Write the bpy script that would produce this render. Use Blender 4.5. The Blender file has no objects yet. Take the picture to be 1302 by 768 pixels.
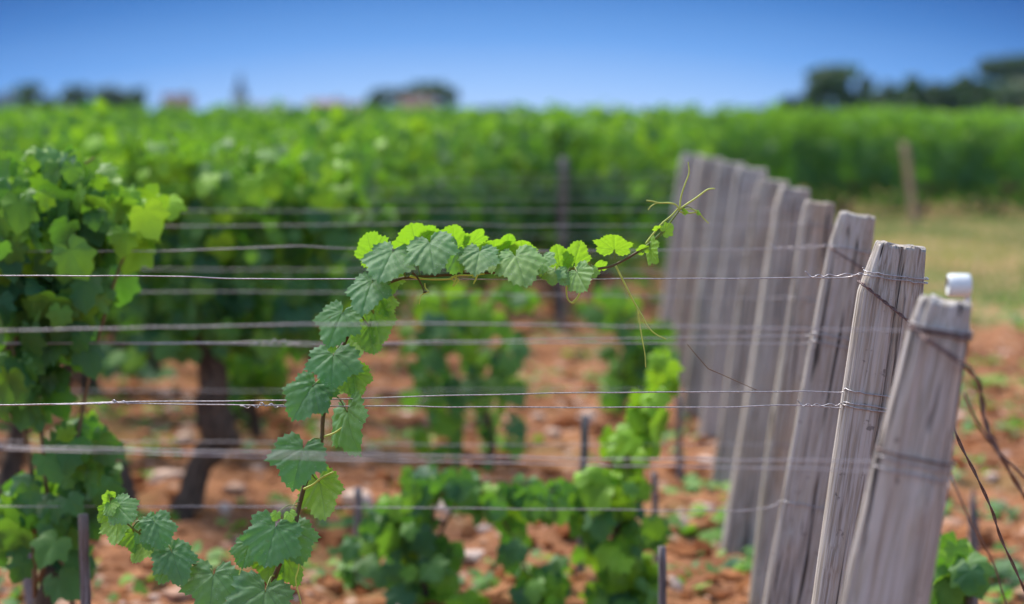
import bpy, math, random
import numpy as np
from mathutils import Vector, Matrix
rad = math.radians
S = bpy.context.scene
COL = S.collection

# ------------------------------------------------------------------ camera, world, sun, exposure
CAMH, FPX, HORY = 1.2, 3074.0, 148.0
PITCH = math.atan((384.0 - HORY) / FPX)
cd = bpy.data.cameras.new('camera')
cam = bpy.data.objects.new('camera', cd); COL.objects.link(cam)
cam.location = (0, 0, CAMH); cam.rotation_euler = (math.pi / 2 - PITCH, 0, 0)
cd.sensor_width = 36; cd.lens = 85; cd.clip_start = 0.1; cd.clip_end = 5000
cd.dof.use_dof = True; cd.dof.focus_distance = 3.61; cd.dof.aperture_fstop = 3.0
S.camera = cam

SUN_EL, SUN_AZ = rad(58), rad(-42)         # azimuth from +Y (ahead) towards +X
W = bpy.data.worlds.new('World'); S.world = W; W.use_nodes = True
nt = W.node_tree; nt.nodes.clear()
def N(t, **k):
    n = nt.nodes.new(t)
    for a, b in k.items(): setattr(n, a, b)
    return n
sky = N('ShaderNodeTexSky', sky_type='NISHITA', sun_disc=False, sun_elevation=SUN_EL, sun_rotation=SUN_AZ)
sky.air_density = 1.0; sky.dust_density = 1.5; sky.ozone_density = 2.0
bg1 = N('ShaderNodeBackground'); bg1.inputs[1].default_value = 0.15
nt.links.new(sky.outputs[0], bg1.inputs[0])
tc = N('ShaderNodeTexCoord'); sep = N('ShaderNodeSeparateXYZ'); nt.links.new(tc.outputs['Generated'], sep.inputs[0])
def M_(op, a, b=None):
    n = N('ShaderNodeMath', operation=op)
    for i, v in enumerate((a, b)):
        if v is None: continue
        if isinstance(v, (int, float)): n.inputs[i].default_value = v
        else: nt.links.new(v, n.inputs[i])
    return n.outputs[0]
xa = M_('SUBTRACT', sep.outputs[0], -0.01)
x2 = M_('MULTIPLY', M_('MULTIPLY', xa, xa), 11.0)
tt = M_('MULTIPLY', M_('ADD', M_('DIVIDE', sep.outputs[2], 0.048), x2), 0.53)
rp = N('ShaderNodeValToRGB'); nt.links.new(tt, rp.inputs[0])
cr = rp.color_ramp
cr.elements[0].position = 0.0; cr.elements[0].color = (.42, .62, .96, 1)
cr.elements[1].position = 1.0; cr.elements[1].color = (.014, .08, .30, 1)
for p, c in ((.15, (.30, .52, .92, 1)), (.35, (.145, .36, .80, 1)), (.6, (.062, .215, .58, 1)), (.8, (.028, .125, .41, 1))):
    e = cr.elements.new(p); e.color = c
bg2 = N('ShaderNodeBackground'); nt.links.new(rp.outputs[0], bg2.inputs[0]); bg2.inputs[1].default_value = 0.50
mr = N('ShaderNodeMapRange'); nt.links.new(sep.outputs[2], mr.inputs[0]); mr.inputs[1].default_value = .06; mr.inputs[2].default_value = .2
mx = N('ShaderNodeMixShader'); nt.links.new(mr.outputs[0], mx.inputs[0]); nt.links.new(bg2.outputs[0], mx.inputs[1]); nt.links.new(bg1.outputs[0], mx.inputs[2])
out = N('ShaderNodeOutputWorld'); nt.links.new(mx.outputs[0], out.inputs[0])

sd = bpy.data.lights.new('sun', 'SUN'); sd.energy = 2.45; sd.angle = rad(18); sd.color = (1, .95, .88)
so = bpy.data.objects.new('sun', sd); COL.objects.link(so)
sv = Vector((math.sin(SUN_AZ) * math.cos(SUN_EL), math.cos(SUN_AZ) * math.cos(SUN_EL), math.sin(SUN_EL)))
so.rotation_euler = sv.to_track_quat('Z', 'Y').to_euler(); so.location = (0, 0, 30)

S.view_settings.view_transform = 'Standard'; S.view_settings.look = 'None'
S.view_settings.exposure = 1.1; S.view_settings.gamma = 1
S.render.engine = 'CYCLES'
S.cycles.use_denoising = True
try: S.cycles.denoiser = 'OPENIMAGEDENOISE'
except Exception: pass
S.cycles.max_bounces = 6; S.cycles.diffuse_bounces = 3; S.cycles.transmission_bounces = 4; S.cycles.volume_bounces = 0

# ------------------------------------------------------------------ helpers
def P(px, py, d):
    """world point seen at photo pixel (px,py) standing d metres ahead"""
    cp, sp = math.cos(PITCH), math.sin(PITCH)
    u = 384.0 - py
    r = Vector((px - 651.0, FPX * cp + u * sp, -FPX * sp + u * cp))
    r *= d / r.y
    return Vector((r.x, d, r.z + CAMH))

def tag(o, label=None, cat=None, group=None, kind=None):
    if label: o['label'] = label
    if cat: o['category'] = cat
    if group: o['group'] = group
    if kind: o['kind'] = kind
    return o
def empty(name, loc, label, cat, group=None):
    o = bpy.data.objects.new(name, None); COL.objects.link(o); o.location = loc
    o.empty_display_size = .1
    return tag(o, label, cat, group)

class MB:
    def __init__(s): s.v = []; s.f = []; s.n = 0; s.age = []; s.uv = []
    def add(s, v, f, age=0.0, uv=None):
        v = np.asarray(v, float); s.v.append(v); m = s.n
        s.f.extend([tuple(int(i) + m for i in q) for q in f]); s.n += len(v)
        s.age.append(np.full(len(v), age) if np.isscalar(age) else age)
        s.uv.append(np.zeros((len(v), 2)) if uv is None else uv)
    def mesh(s, name, mat, smooth=True):
        me = bpy.data.meshes.new(name)
        v = np.concatenate(s.v) if s.v else np.zeros((0, 3))
        me.from_pydata(v.tolist(), [], s.f)
        if len(v):
            a = me.attributes.new('age', 'FLOAT', 'POINT'); a.data.foreach_set('value', np.concatenate(s.age).astype(np.float32))
            uvp = np.concatenate(s.uv)
            b = me.attributes.new('leafpos', 'FLOAT_VECTOR', 'POINT')
            b.data.foreach_set('vector', np.column_stack([uvp, np.zeros(len(uvp))]).astype(np.float32).ravel())
        me.polygons.foreach_set('use_smooth', [smooth] * len(me.polygons))
        for m in (mat if isinstance(mat, (list, tuple)) else [mat]): me.materials.append(m)
        me.update()
        return me
    def build(s, name, mat, parent=None, loc=None, smooth=True):
        o = bpy.data.objects.new(name, s.mesh(name, mat, smooth)); COL.objects.link(o)
        if parent: o.parent = parent
        if loc is not None: o.location = loc
        return o

def catmull(pts, n=6):
    pts = [np.array(p, float) for p in pts]
    if len(pts) < 3: return np.array([pts[0] + (pts[-1] - pts[0]) * i / n for i in range(n + 1)])
    P_ = [2 * pts[0] - pts[1]] + pts + [2 * pts[-1] - pts[-2]]
    o = []
    for i in range(1, len(P_) - 2):
        a, b, c, d = P_[i - 1:i + 3]
        for k in range(n):
            t = k / n
            o.append(.5 * (2 * b + (c - a) * t + (2 * a - 5 * b + 4 * c - d) * t * t + (3 * b - a - 3 * c + d) * t ** 3))
    o.append(pts[-1])
    return np.array(o)

def tube(mb, path, r, ns=6, age=0.0, rough=0.0, seed=0):
    p = np.asarray(path, float); n = len(p)
    rr = np.interp(np.linspace(0, 1, n), np.linspace(0, 1, len(r)), r) if hasattr(r, '__len__') else np.full(n, r)
    t = np.gradient(p, axis=0); t /= np.linalg.norm(t, axis=1)[:, None] + 1e-12
    up = np.array([0, 0, 1.0]) if abs(t[0][2]) < .9 else np.array([1.0, 0, 0])
    vs = []; rng = np.random.RandomState(seed)
    a = np.linspace(0, 2 * np.pi, ns, endpoint=False)
    for i in range(n):
        x = np.cross(up, t[i]); x /= np.linalg.norm(x) + 1e-12
        y = np.cross(t[i], x); up = y if False else np.cross(t[i], x)
        up = y
        k = rr[i] * (1 + rough * rng.uniform(-1, 1, ns)) if rough else rr[i] * np.ones(ns)
        vs.append(p[i] + np.outer(np.cos(a) * k, x) + np.outer(np.sin(a) * k, y))
    V = np.concatenate(vs); F = []
    for i in range(n - 1):
        for j in range(ns):
            k = (j + 1) % ns
            F.append((i * ns + j, i * ns + k, (i + 1) * ns + k, (i + 1) * ns + j))
    F.append(tuple(range(ns - 1, -1, -1))); F.append(tuple((n - 1) * ns + j for j in range(ns)))
    mb.add(V, F, age)

def boxm(mb, c, s, rz=0.0):
    x, y, z = s; q = np.array([[a * x / 2, b * y / 2, e * z / 2] for a in (-1, 1) for b in (-1, 1) for e in (-1, 1)])
    cz, sz = math.cos(rz), math.sin(rz)
    q = q @ np.array([[cz, sz, 0], [-sz, cz, 0], [0, 0, 1]]) + np.array(c)
    mb.add(q, [(0, 1, 3, 2), (4, 6, 7, 5), (0, 4, 5, 1), (2, 3, 7, 6), (0, 2, 6, 4), (1, 5, 7, 3)])

_tab = np.random.RandomState(11).rand(256, 256)
def vn(x, y):
    xi = np.floor(x).astype(int); yi = np.floor(y).astype(int); fx = x - xi; fy = y - yi
    fx = fx * fx * (3 - 2 * fx); fy = fy * fy * (3 - 2 * fy)
    g = lambda a, b: _tab[a % 256, b % 256]
    return (g(xi, yi) * (1 - fx) + g(xi + 1, yi) * fx) * (1 - fy) + (g(xi, yi + 1) * (1 - fx) + g(xi + 1, yi + 1) * fx) * fy
def fbm(x, y, o=4):
    s = 0; a = .5
    for i in range(o): s = s + a * (vn(x + 37 * i, y + 71 * i) - .5); x = x * 2.03; y = y * 2.03; a *= .5
    return s

# ------------------------------------------------------------------ materials
class NT:
    def __init__(s, name):
        s.m = bpy.data.materials.new(name); s.m.use_nodes = True; s.t = s.m.node_tree; s.t.nodes.clear()
        s.out = s.n('ShaderNodeOutputMaterial')
    def n(s, t, **k):
        x = s.t.nodes.new(t)
        for a, b in k.items(): setattr(x, a, b)
        return x
    def put(s, sock, v):
        if isinstance(v, (int, float)): sock.default_value = v
        elif isinstance(v, (tuple, list)): sock.default_value = tuple(v) if len(v) == len(sock.default_value) else tuple(v) + (1,)
        else: s.t.links.new(v, sock)
    def math(s, op, a, b=None, c=None, clamp=False):
        x = s.n('ShaderNodeMath', operation=op, use_clamp=clamp)
        for i, v in enumerate((a, b, c)):
            if v is not None: s.put(x.inputs[i], v)
        return x.outputs[0]
    def mix(s, f, a, b, mode='MIX'):
        x = s.n('ShaderNodeMix', data_type='RGBA', blend_type=mode)
        s.put(x.inputs[0], f); s.put(x.inputs[6], a); s.put(x.inputs[7], b)
        return x.outputs[2]
    def noise(s, vec, scale, detail=3, rough=.55, dist=0.0):
        x = s.n('ShaderNodeTexNoise'); s.put(x.inputs['Vector'], vec)
        x.inputs['Scale'].default_value = scale; x.inputs['Detail'].default_value = detail
        x.inputs['Roughness'].default_value = rough; x.inputs['Distortion'].default_value = dist
        return x.outputs[0]
    def mr(s, v, a, b, c=0.0, d=1.0):
        x = s.n('ShaderNodeMapRange'); s.put(x.inputs[0], v)
        for i, q in enumerate((a, b, c, d)): x.inputs[i + 1].default_value = q
        return x.outputs[0]
    def scale(s, vec, sc):
        x = s.n('ShaderNodeMapping'); s.put(x.inputs[0], vec); x.inputs['Scale'].default_value = sc; return x.outputs[0]
    def coord(s): return s.n('ShaderNodeTexCoord').outputs['Object']
    def pos(s): return s.n('ShaderNodeNewGeometry').outputs['Position']
    def bsdf(s, col, rough=.8, spec=.3, metal=0.0, bump=None, bs=.3, bd=.01):
        p = s.n('ShaderNodeBsdfPrincipled'); s.put(p.inputs['Base Color'], col); s.put(p.inputs['Roughness'], rough)
        p.inputs['Specular IOR Level'].default_value = spec; p.inputs['Metallic'].default_value = metal
        if bump is not None:
            b = s.n('ShaderNodeBump'); s.put(b.inputs['Height'], bump); b.inputs['Strength'].default_value = bs; b.inputs['Distance'].default_value = bd
            s.put(p.inputs['Normal'], b.outputs[0])
        return p.outputs[0]
    def done(s, sh): s.t.links.new(sh, s.out.inputs[0]); return s.m

def leaf_material(name, detail, mature=(.036, .115, .05), young=(.19, .37, .022), trans=.38):
    k = NT(name)
    at = k.n('ShaderNodeAttribute', attribute_name='age').outputs['Fac']
    lp = k.n('ShaderNodeAttribute', attribute_name='leafpos').outputs['Vector']
    geo = k.n('ShaderNodeNewGeometry')
    pos = k.coord()
    n1 = k.noise(pos, 18, 2)
    rp = k.n('ShaderNodeValToRGB'); k.put(rp.inputs[0], at); e = rp.color_ramp.elements
    mid = tuple(.5 * (a_ + b_) + c_ for a_, b_, c_ in zip(mature, young, (.035, .03, .06) if detail else (-.01, 0, .015)))
    e[0].color = mature + (1,); e[1].position = .6; e[1].color = young + (1,)
    q = e.new(.3); q.color = mid + (1,); q = e.new(1.0); q.color = tuple(v * 1.45 for v in young) + (1,)
    top = rp.outputs[0]
    top = k.mix(k.mr(n1, .3, .7), k.mix(1.0, top, (.78, .82, .85), 'MULTIPLY'), k.mix(1.0, top, (1.2, 1.15, 1.0), 'MULTIPLY'))
    bump = None
    if detail:
        sp = k.n('ShaderNodeSeparateXYZ'); k.put(sp.inputs[0], lp)
        ax = k.math('ABSOLUTE', sp.outputs[0]); y = sp.outputs[1]
        vein = None
        for ang, ln in ((0, 1.0), (40, .8), (82, .55), (125, .4)):
            c, s_ = math.cos(rad(ang)), math.sin(rad(ang))
            perp = k.math('ABSOLUTE', k.math('SUBTRACT', k.math('MULTIPLY', ax, c), k.math('MULTIPLY', y, s_)))
            along = k.math('ADD', k.math('MULTIPLY', ax, s_), k.math('MULTIPLY', y, c))
            line = k.math('SUBTRACT', 1.0, k.math('DIVIDE', perp, k.math('MAXIMUM', k.math('SUBTRACT', .026, k.math('MULTIPLY', along, .016 / ln)), .006)), clamp=True)
            line = k.math('MULTIPLY', line, k.math('GREATER_THAN', along, 0.0))
            vein = line if vein is None else k.math('MAXIMUM', vein, line)
            hb = k.math('FRACT', k.math('MULTIPLY', k.math('SUBTRACT', along, k.math('MULTIPLY', perp, .8)), 7.0))
            hb = k.math('SUBTRACT', 1.0, k.math('DIVIDE', k.math('ABSOLUTE', k.math('SUBTRACT', hb, .5)), .09), clamp=True)
            near = k.mr(perp, .14, .2, .45, 0.0)
            hb = k.math('MULTIPLY', k.math('MULTIPLY', hb, near), k.math('GREATER_THAN', along, 0.02))
            vein = k.math('MAXIMUM', vein, hb)
        vo = k.n('ShaderNodeTexVoronoi', feature='DISTANCE_TO_EDGE'); k.put(vo.inputs['Vector'], lp); vo.inputs['Scale'].default_value = 22
        cell = k.mr(vo.outputs[0], 0, .12, 1, 0)
        bump = k.math('ADD', k.math('MULTIPLY', k.math('ADD', vein, k.math('MULTIPLY', cell, .3)), -1.0), k.math('MULTIPLY', k.noise(lp, 9, 2), .9))
        top = k.mix(k.math('MULTIPLY', vein, .35), top, (.13, .22, .09))
        # pale dusty spray specks and small brown blemishes
        v2 = k.n('ShaderNodeTexVoronoi'); k.put(v2.inputs['Vector'], k.pos()); v2.inputs['Scale'].default_value = 330
        sp_ = k.math('MULTIPLY', k.math('LESS_THAN', v2.outputs[0], .22), k.math('GREATER_THAN', k.noise(k.pos(), 45, 2), .55))
        top = k.mix(k.math('MULTIPLY', sp_, .6), top, (.42, .46, .40))
        bl = k.math('GREATER_THAN', k.noise(k.pos(), 120, 2), .74)
        top = k.mix(k.math('MULTIPLY', bl, .8), top, (.13, .09, .03))
        dust = k.math('MULTIPLY', k.mr(k.noise(k.pos(), 60, 3), .45, .75), .3)
        top = k.mix(dust, top, (.17, .27, .19))
    under = k.mix(.25, top, (.14, .24, .07))
    col = k.mix(geo.outputs['Backfacing'], top, under)
    pr = k.bsdf(col, .6 if detail else .55, .35 if detail else .32, bump=bump, bs=.18, bd=.0015 if detail else .005)
    if detail: tcol = k.mix(k.math('MULTIPLY', vein, .5), k.mix(at, (.20, .52, .015), (.36, .64, .02)), (.07, .16, .02))
    else: tcol = k.mix(at, (.12, .33, .02), (.28, .48, .02))
    tr = k.n('ShaderNodeBsdfTranslucent'); k.put(tr.inputs[0], tcol)
    ms = k.n('ShaderNodeMixShader'); ms.inputs[0].default_value = trans
    k.t.links.new(pr, ms.inputs[1]); k.t.links.new(tr.outputs[0], ms.inputs[2])
    return k.done(ms.outputs[0])

def wood_material(name, grey=(.47, .415, .335), dark=(.165, .13, .10), tan=(.44, .33, .22), tanamt=.35, sc=1.0):
    k = NT(name); c = k.coord()
    oi = k.n('ShaderNodeObjectInfo')
    off = k.n('ShaderNodeVectorMath', operation='SCALE'); k.put(off.inputs[0], (3.1, 1.7, 9.3)); k.put(off.inputs['Scale'], oi.outputs['Random'])
    ad = k.n('ShaderNodeVectorMath', operation='ADD'); k.put(ad.inputs[0], c); k.t.links.new(off.outputs[0], ad.inputs[1]); c = ad.outputs[0]
    fib = k.noise(k.scale(c, (1, 1, .035)), 260 * sc, 4, .6, .2)
    mid = k.noise(k.scale(c, (1, 1, .05)), 62 * sc, 4, .6, .4)
    big = k.noise(k.scale(c, (1, 1, .22)), 11 * sc, 3)
    col = k.mix(k.mr(mid, .32, .68), dark, grey)
    col = k.mix(k.math('MULTIPLY', k.mr(fib, .42, .6), .75), col, k.mix(.5, grey, (.5, .48, .49)))
    col = k.mix(k.math('MULTIPLY', k.mr(big, .52, .72), tanamt), col, tan)
    crack = k.mr(k.noise(k.scale(c, (1, 1, .03)), 95 * sc, 2, .5, .6), .62, .68)
    col = k.mix(crack, col, (.035, .028, .026))
    spots = k.mr(k.noise(c, 50 * sc, 3), .66, .72)
    col = k.mix(k.math('MULTIPLY', spots, .6), col, (.07, .055, .05))
    h = k.math('SUBTRACT', k.math('ADD', k.math('MULTIPLY', fib, .4), mid), k.math('MULTIPLY', crack, 1.2))
    return k.done(k.bsdf(col, .85, .2, bump=h, bs=.7, bd=.003))

def bark_material(name, a=(.045, .030, .022), b=(.17, .115, .08)):
    k = NT(name); c = k.coord()
    n = k.noise(k.scale(c, (1, 1, .3)), 45, 4, .65, .5)
    return k.done(k.bsdf(k.mix(k.mr(n, .35, .7), a, b), .9, .15, bump=n, bs=.9, bd=.01))

def simple(name, col, rough=.6, spec=.4, metal=0.0, var=.2, sc=30):
    k = NT(name); n = k.noise(k.coord(), sc, 3)
    lo = tuple(x * (1 - var) for x in col); hi = tuple(min(1, x * (1 + var)) for x in col)
    return k.done(k.bsdf(k.mix(k.mr(n, .3, .7), lo, hi), rough, spec, metal, bump=n, bs=.15, bd=.002))

M_LEAF_H = leaf_material('leaf_close', True, mature=(.068, .19, .10), young=(.20, .38, .05), trans=.42)
M_LEAF = leaf_material('leaf_far', False)
M_TREE = leaf_material('tree_leaf', False, mature=(.016, .04, .018), young=(.035, .075, .02), trans=.12)
M_POST = wood_material('weathered_post')
M_POST2 = wood_material('weathered_post_brown', grey=(.50, .43, .33), dark=(.18, .135, .095), tan=(.42, .28, .16), tanamt=.8)
M_POSTN = wood_material('weathered_post_pale', grey=(.54, .48, .395), dark=(.17, .14, .11), tanamt=.35)
M_STAKE = wood_material('stake_wood', grey=(.12, .095, .085), dark=(.05, .038, .034), tan=(.16, .10, .06), tanamt=.6)
M_STAKET = wood_material('tan_stake_wood', grey=(.50, .30, .16), dark=(.32, .18, .09), tan=(.52, .30, .14), tanamt=.6)
M_BARK = bark_material('vine_bark')
M_CANE = simple('green_brown_cane', (.11, .075, .03), .6, .3, sc=60)
M_CANEG = simple('green_shoot', (.15, .20, .035), .5, .4, sc=60)
M_TEND = simple('tendril', (.50, .56, .10), .45, .4, sc=60)
M_BROWN = simple('dry_cane', (.20, .12, .06), .7, .2, sc=40)
M_WIRE = simple('galvanised_wire', (.38, .355, .355), .42, .5, .6, .35, 300)
M_RUST = simple('rusty_wire', (.16, .11, .10), .6, .4, .5, .4, 300)
M_WHITE = simple('white_plastic', (.70, .72, .70), .6, .3, 0, .05)
M_TBARK = bark_material('tree_bark', (.05, .04, .03), (.12, .09, .07))

def ground_material():
    k = NT('vineyard_ground'); p = k.pos(); sp = k.n('ShaderNodeSeparateXYZ'); k.put(sp.inputs[0], p)
    n0 = k.noise(p, 1.1, 3); n1 = k.noise(p, 7, 5, .65); n2 = k.noise(p, 40, 4, .7)
    soil = k.mix(k.mr(n1, .35, .65), (.130, .050, .022), (.35, .155, .068))
    soil = k.mix(k.math('MULTIPLY', k.mr(n2, .5, .7), .5), soil, (.45, .25, .14))
    soil = k.mix(k.math('MULTIPLY', k.mr(n2, .45, .28), .8), soil, (.10, .033, .014))  # shadows between clods painted into the soil colour as dark hollows
    vo = k.n('ShaderNodeTexVoronoi'); k.put(vo.inputs['Vector'], p); vo.inputs['Scale'].default_value = 14
    st = k.math('LESS_THAN', vo.outputs[0], .22)
    soil = k.mix(k.math('MULTIPLY', st, .5), soil, (.50, .36, .27))
    # dry grass: beyond a wavering edge on the right, across the headland, and under far vines
    edge = k.math('ADD', sp.outputs[1], k.math('MULTIPLY', k.math('SUBTRACT', k.noise(p, .6, 4, .6), .5), 7.0))
    gm = k.mr(edge, 12.4, 14.6)
    gx = k.mr(k.math('SUBTRACT', sp.outputs[0], k.math('MULTIPLY', sp.outputs[1], .03)), .55, 1.1)
    gm = k.math('MULTIPLY', gm, gx)
    gr = k.mix(k.mr(k.noise(k.scale(p, (1, .45, 1)), 1.3, 4, .6), .42, .58), (.30, .20, .095), (.10, .14, .035))
    gr = k.mix(k.mr(n1, .42, .65), gr, (.33, .19, .09))
    far = k.mr(sp.outputs[1], 45, 90)
    col = k.mix(gm, soil, gr)
    col = k.mix(k.math('MULTIPLY', k.mr(n0, .55, .68), .35), col, (.09, .14, .035))
    col = k.mix(far, col, (.10, .16, .05))
    return k.done(k.bsdf(col, .95, .1, bump=k.math('ADD', n1, k.math('MULTIPLY', n2, .5)), bs=.6, bd=.03))
M_GROUND = ground_material()
def clod_material():
    k = NT('soil_clod'); at = k.n('ShaderNodeAttribute', attribute_name='age').outputs['Fac']; n = k.noise(k.pos(), 60, 3)
    rp = k.n('ShaderNodeValToRGB'); k.put(rp.inputs[0], at); c = rp.color_ramp
    c.elements[0].color = (.19, .058, .018, 1); c.elements[1].position = 1; c.elements[1].color = (.68, .52, .42, 1)
    for p_, q in ((.5, (.33, .135, .052, 1)), (.82, (.42, .20, .10, 1)), (.9, (.58, .40, .30, 1))):
        e = c.elements.new(p_); e.color = q
    return k.done(k.bsdf(k.mix(k.mr(n, .35, .65), k.mix(1.0, rp.outputs[0], (.7, .7, .7), 'MULTIPLY'), rp.outputs[0]), .95, .1, bump=n, bs=.4, bd=.006))
M_CLOD = clod_material()
M_GRASS = leaf_material('grass_blade', False, mature=(.09, .14, .035), young=(.38, .27, .12), trans=.25)

# ------------------------------------------------------------------ ground
def ground_h(x, y):
    near = np.clip((34 - y) / 10, 0, 1) * np.clip((y - 1) / 2, 0, 1) * np.clip((9 - abs(x)) / 3, 0, 1)
    return near * (fbm(x * 1.4, y * 1.4, 3) * .07 + fbm(x * 8, y * 8, 4) * .12)
def build_ground():
    ys = np.concatenate([[-40, -10, 0, 2], np.arange(3.5, 13, .035), np.arange(13, 30, .12), np.geomspace(30, 750, 36)])
    xs = np.concatenate([-np.geomspace(390, 7, 20), np.arange(-6, -2.7, .15), np.arange(-2.6, 2.9, .035), np.arange(3, 7, .15), np.geomspace(7.2, 390, 20)])
    X, Y = np.meshgrid(xs, ys); Z = ground_h(X, Y)
    mb = MB(); nx = len(xs); ny = len(ys)
    i = np.arange(ny - 1)[:, None] * nx + np.arange(nx - 1)[None, :]; i = i.ravel()
    F = np.column_stack([i, i + 1, i + nx + 1, i + nx]).tolist()
    mb.add(np.column_stack([X.ravel(), Y.ravel(), Z.ravel()]), F)
    tag(mb.build('ground', M_GROUND), kind='structure')
build_ground()
def gz(x, y): return float(ground_h(np.array([x]), np.array([y]))[0])

ICO = None
def ico():
    global ICO
    if ICO is None:
        import bmesh
        bm = bmesh.new(); bmesh.ops.create_icosphere(bm, subdivisions=1, radius=1)
        ICO = (np.array([v.co[:] for v in bm.verts]), [tuple(v.index for v in f.verts) for f in bm.faces]); bm.free()
    return ICO
def clods():
    rng = np.random.RandomState(4); V, F = ico(); mb = MB()
    n = 9000
    for i in range(n):
        y = 4.2 + 14 * rng.rand() ** 1.6
        x = rng.uniform(-.27 * y - .4, .27 * y + .4)
        if y > 12.5 and x > .9: continue
        s = .008 + .036 * rng.rand() ** 3
        if rng.rand() < .02: s *= 1.7
        v = V * (1 + rng.uniform(-.28, .28, (len(V), 1))) * np.array([rng.uniform(.8, 1.5), rng.uniform(.8, 1.3), rng.uniform(.45, .9)]) * s
        a = rng.rand() * 6.3; c, q = math.cos(a), math.sin(a)
        v = v @ np.array([[c, q, 0], [-q, c, 0], [0, 0, 1]])
        t = rng.rand(); 
        mb.add(v + np.array([x, y, gz(x, y) + s * .15]), F, t)
    tag(mb.build('soil_clods', M_CLOD, smooth=False), kind='stuff')
clods()
def stone(px, py, w, label):
    d = CAMH * FPX / (py - HORY); rng = np.random.RandomState(int(px)); V, F = ico()
    p = P(px, py, d); s = w * d / FPX / 2
    mb = MB(); mb.add(V * (1 + rng.uniform(-.18, .18, (len(V), 1))) * np.array([1, .8, .65]) * s, F, .97)
    o = mb.build('stone', M_CLOD, loc=(p.x, d, gz(p.x, d) + s * .3), smooth=False)
    tag(o, label, 'stone', 'loose pale stones on the red soil')
stone(617, 688, 26, 'large pale pinkish stone on the soil between the two leafy low vines')
stone(961, 757, 22, 'pale stone at the foot of the leaning grey posts')
stone(441, 700, 20, 'pale stone on the soil just right of the in-focus lower leaves')

# grass of the headland on the right
def grass():
    rng = np.random.RandomState(8); mb = MB()
    for i in range(22000):
        y = 13 + 16 * rng.rand() ** .8; x = rng.uniform(.9, .26 * y + 2.5)
        if y < 12.6 + 3.5 * vn(np.array([x * 1.3]), np.array([y * .3]))[0]: continue
        h = rng.uniform(.03, .11); w = .006; a = rng.rand() * 6.3; l = rng.uniform(-.5, .5, 2) * h
        z = gz(x, y) - .005; dx, dy = math.cos(a) * w, math.sin(a) * w
        mb.add([[x - dx, y - dy, z], [x + dx, y + dy, z], [x + l[0] + dx * .4, y + l[1] + dy * .4, z + h * .7], [x + l[0] * 1.5, y + l[1] * 1.5, z + h]],
               [(0, 1, 2), (0, 2, 3)], float(np.clip(rng.normal(.42 + 2.6 * (vn(np.array([x * .8 + 50]), np.array([y * .28 + 3]))[0] - .5), .2), 0, 1)))
    tag(mb.build('grass', M_GRASS), kind='stuff')
grass()

# ------------------------------------------------------------------ leaves
HALF = [(0.02, 0.0), (0.05, -0.14), (0.16, -0.27), (0.30, -0.30), (0.44, -0.20), (0.55, -0.05), (0.545, 0.09), (0.52, 0.16), (0.62, 0.30), (0.67, 0.48),
        (0.56, 0.57), (0.44, 0.60), (0.37, 0.67), (0.34, 0.80), (0.20, 0.94), (0.08, 0.99), (0, 1.06)]
def leaf_outline(n, serr, rng=None):
    pts = [np.array(p) for p in HALF]
    # resample the half outline evenly
    P_ = np.array(pts); seg = np.r_[0, np.cumsum(np.linalg.norm(np.diff(P_, axis=0), axis=1))]
    t = np.linspace(0, seg[-1], n)
    h = np.column_stack([np.interp(t, seg, P_[:, 0]), np.interp(t, seg, P_[:, 1])])
    if serr:
        ph = np.arange(n); c = np.array([0, .2]); dv = h - c; dv /= np.linalg.norm(dv, axis=1)[:, None]
        am = np.where(ph % 4 == 0, serr, np.where(ph % 4 == 2, -serr * .6, 0)) * (np.arange(n) > 2) * (np.arange(n) < n - 1)
        h = h + dv * am[:, None]
    l = h[::-1].copy(); l[:, 0] *= -1
    return np.concatenate([h, l[1:]])         # from the sinus right round the tip to the sinus left
def leaf_template(n, rings, serr):
    o = leaf_outline(n, serr); c = np.array([0, .06]); m = len(o); V = [c]; F = []
    for r in range(1, rings + 1): V.extend(c + (o - c) * (r / rings))
    for j in range(m - 1): F.append((0, 1 + j, 2 + j))
    for r in range(rings - 1):
        a = 1 + r * m; b = a + m
        for j in range(m - 1): F.append((a + j, b + j, b + j + 1, a + j + 1))
    return np.array(V), F
T_HI = leaf_template(61, 10, .04)
T_MID = leaf_template(21, 2, .035)
T_LO = leaf_template(9, 1, 0)
T_MID2 = leaf_template(11, 1, .02)

def leaf_shape(T, rng, curl=1.0, hi=False):
    v = T[0]; x, y = v[:, 0], v[:, 1]; r2 = x * x + (y - .2) ** 2
    z = -curl * (.20 * r2) + .10 * curl * np.minimum(np.abs(x), .3)
    z = z - curl * rng.uniform(0, .25) * np.clip(y, 0, 2) ** 2
    ang = np.arctan2(x, y); rr = np.sqrt(r2)
    z = z + .05 * curl * rr ** 1.5 * np.sin(ang * 5 + rng.rand() * 6) + .03 * curl * rr ** 2 * np.sin(ang * 9 + rng.rand() * 6)
    if hi:
        # quilting between the main veins and a wavering margin
        for a_ in (0, 40, 82, 125):
            for s_ in (-1, 1):
                c_, q_ = math.cos(rad(a_)), math.sin(rad(a_)) * s_
                perp = np.abs(x * c_ - y * q_); al = x * q_ + y * c_
                z = z - .008 * np.exp(-(perp / .035) ** 2) * (al > 0) * np.clip(al * 5, 0, 1)
        z = z + .018 * np.sin(x * 21 + rng.rand() * 6) * np.sin(y * 19 + rng.rand() * 6) + .012 * rr * np.sin(ang * 17 + rng.rand() * 6)
        z = z + .10 * rng.uniform(-1, 1) * x * y + .12 * rng.uniform(-1, 1) * x
    sx = 1 + rng.uniform(-.08, .08)
    return np.column_stack([x * sx, y, z])
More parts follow.
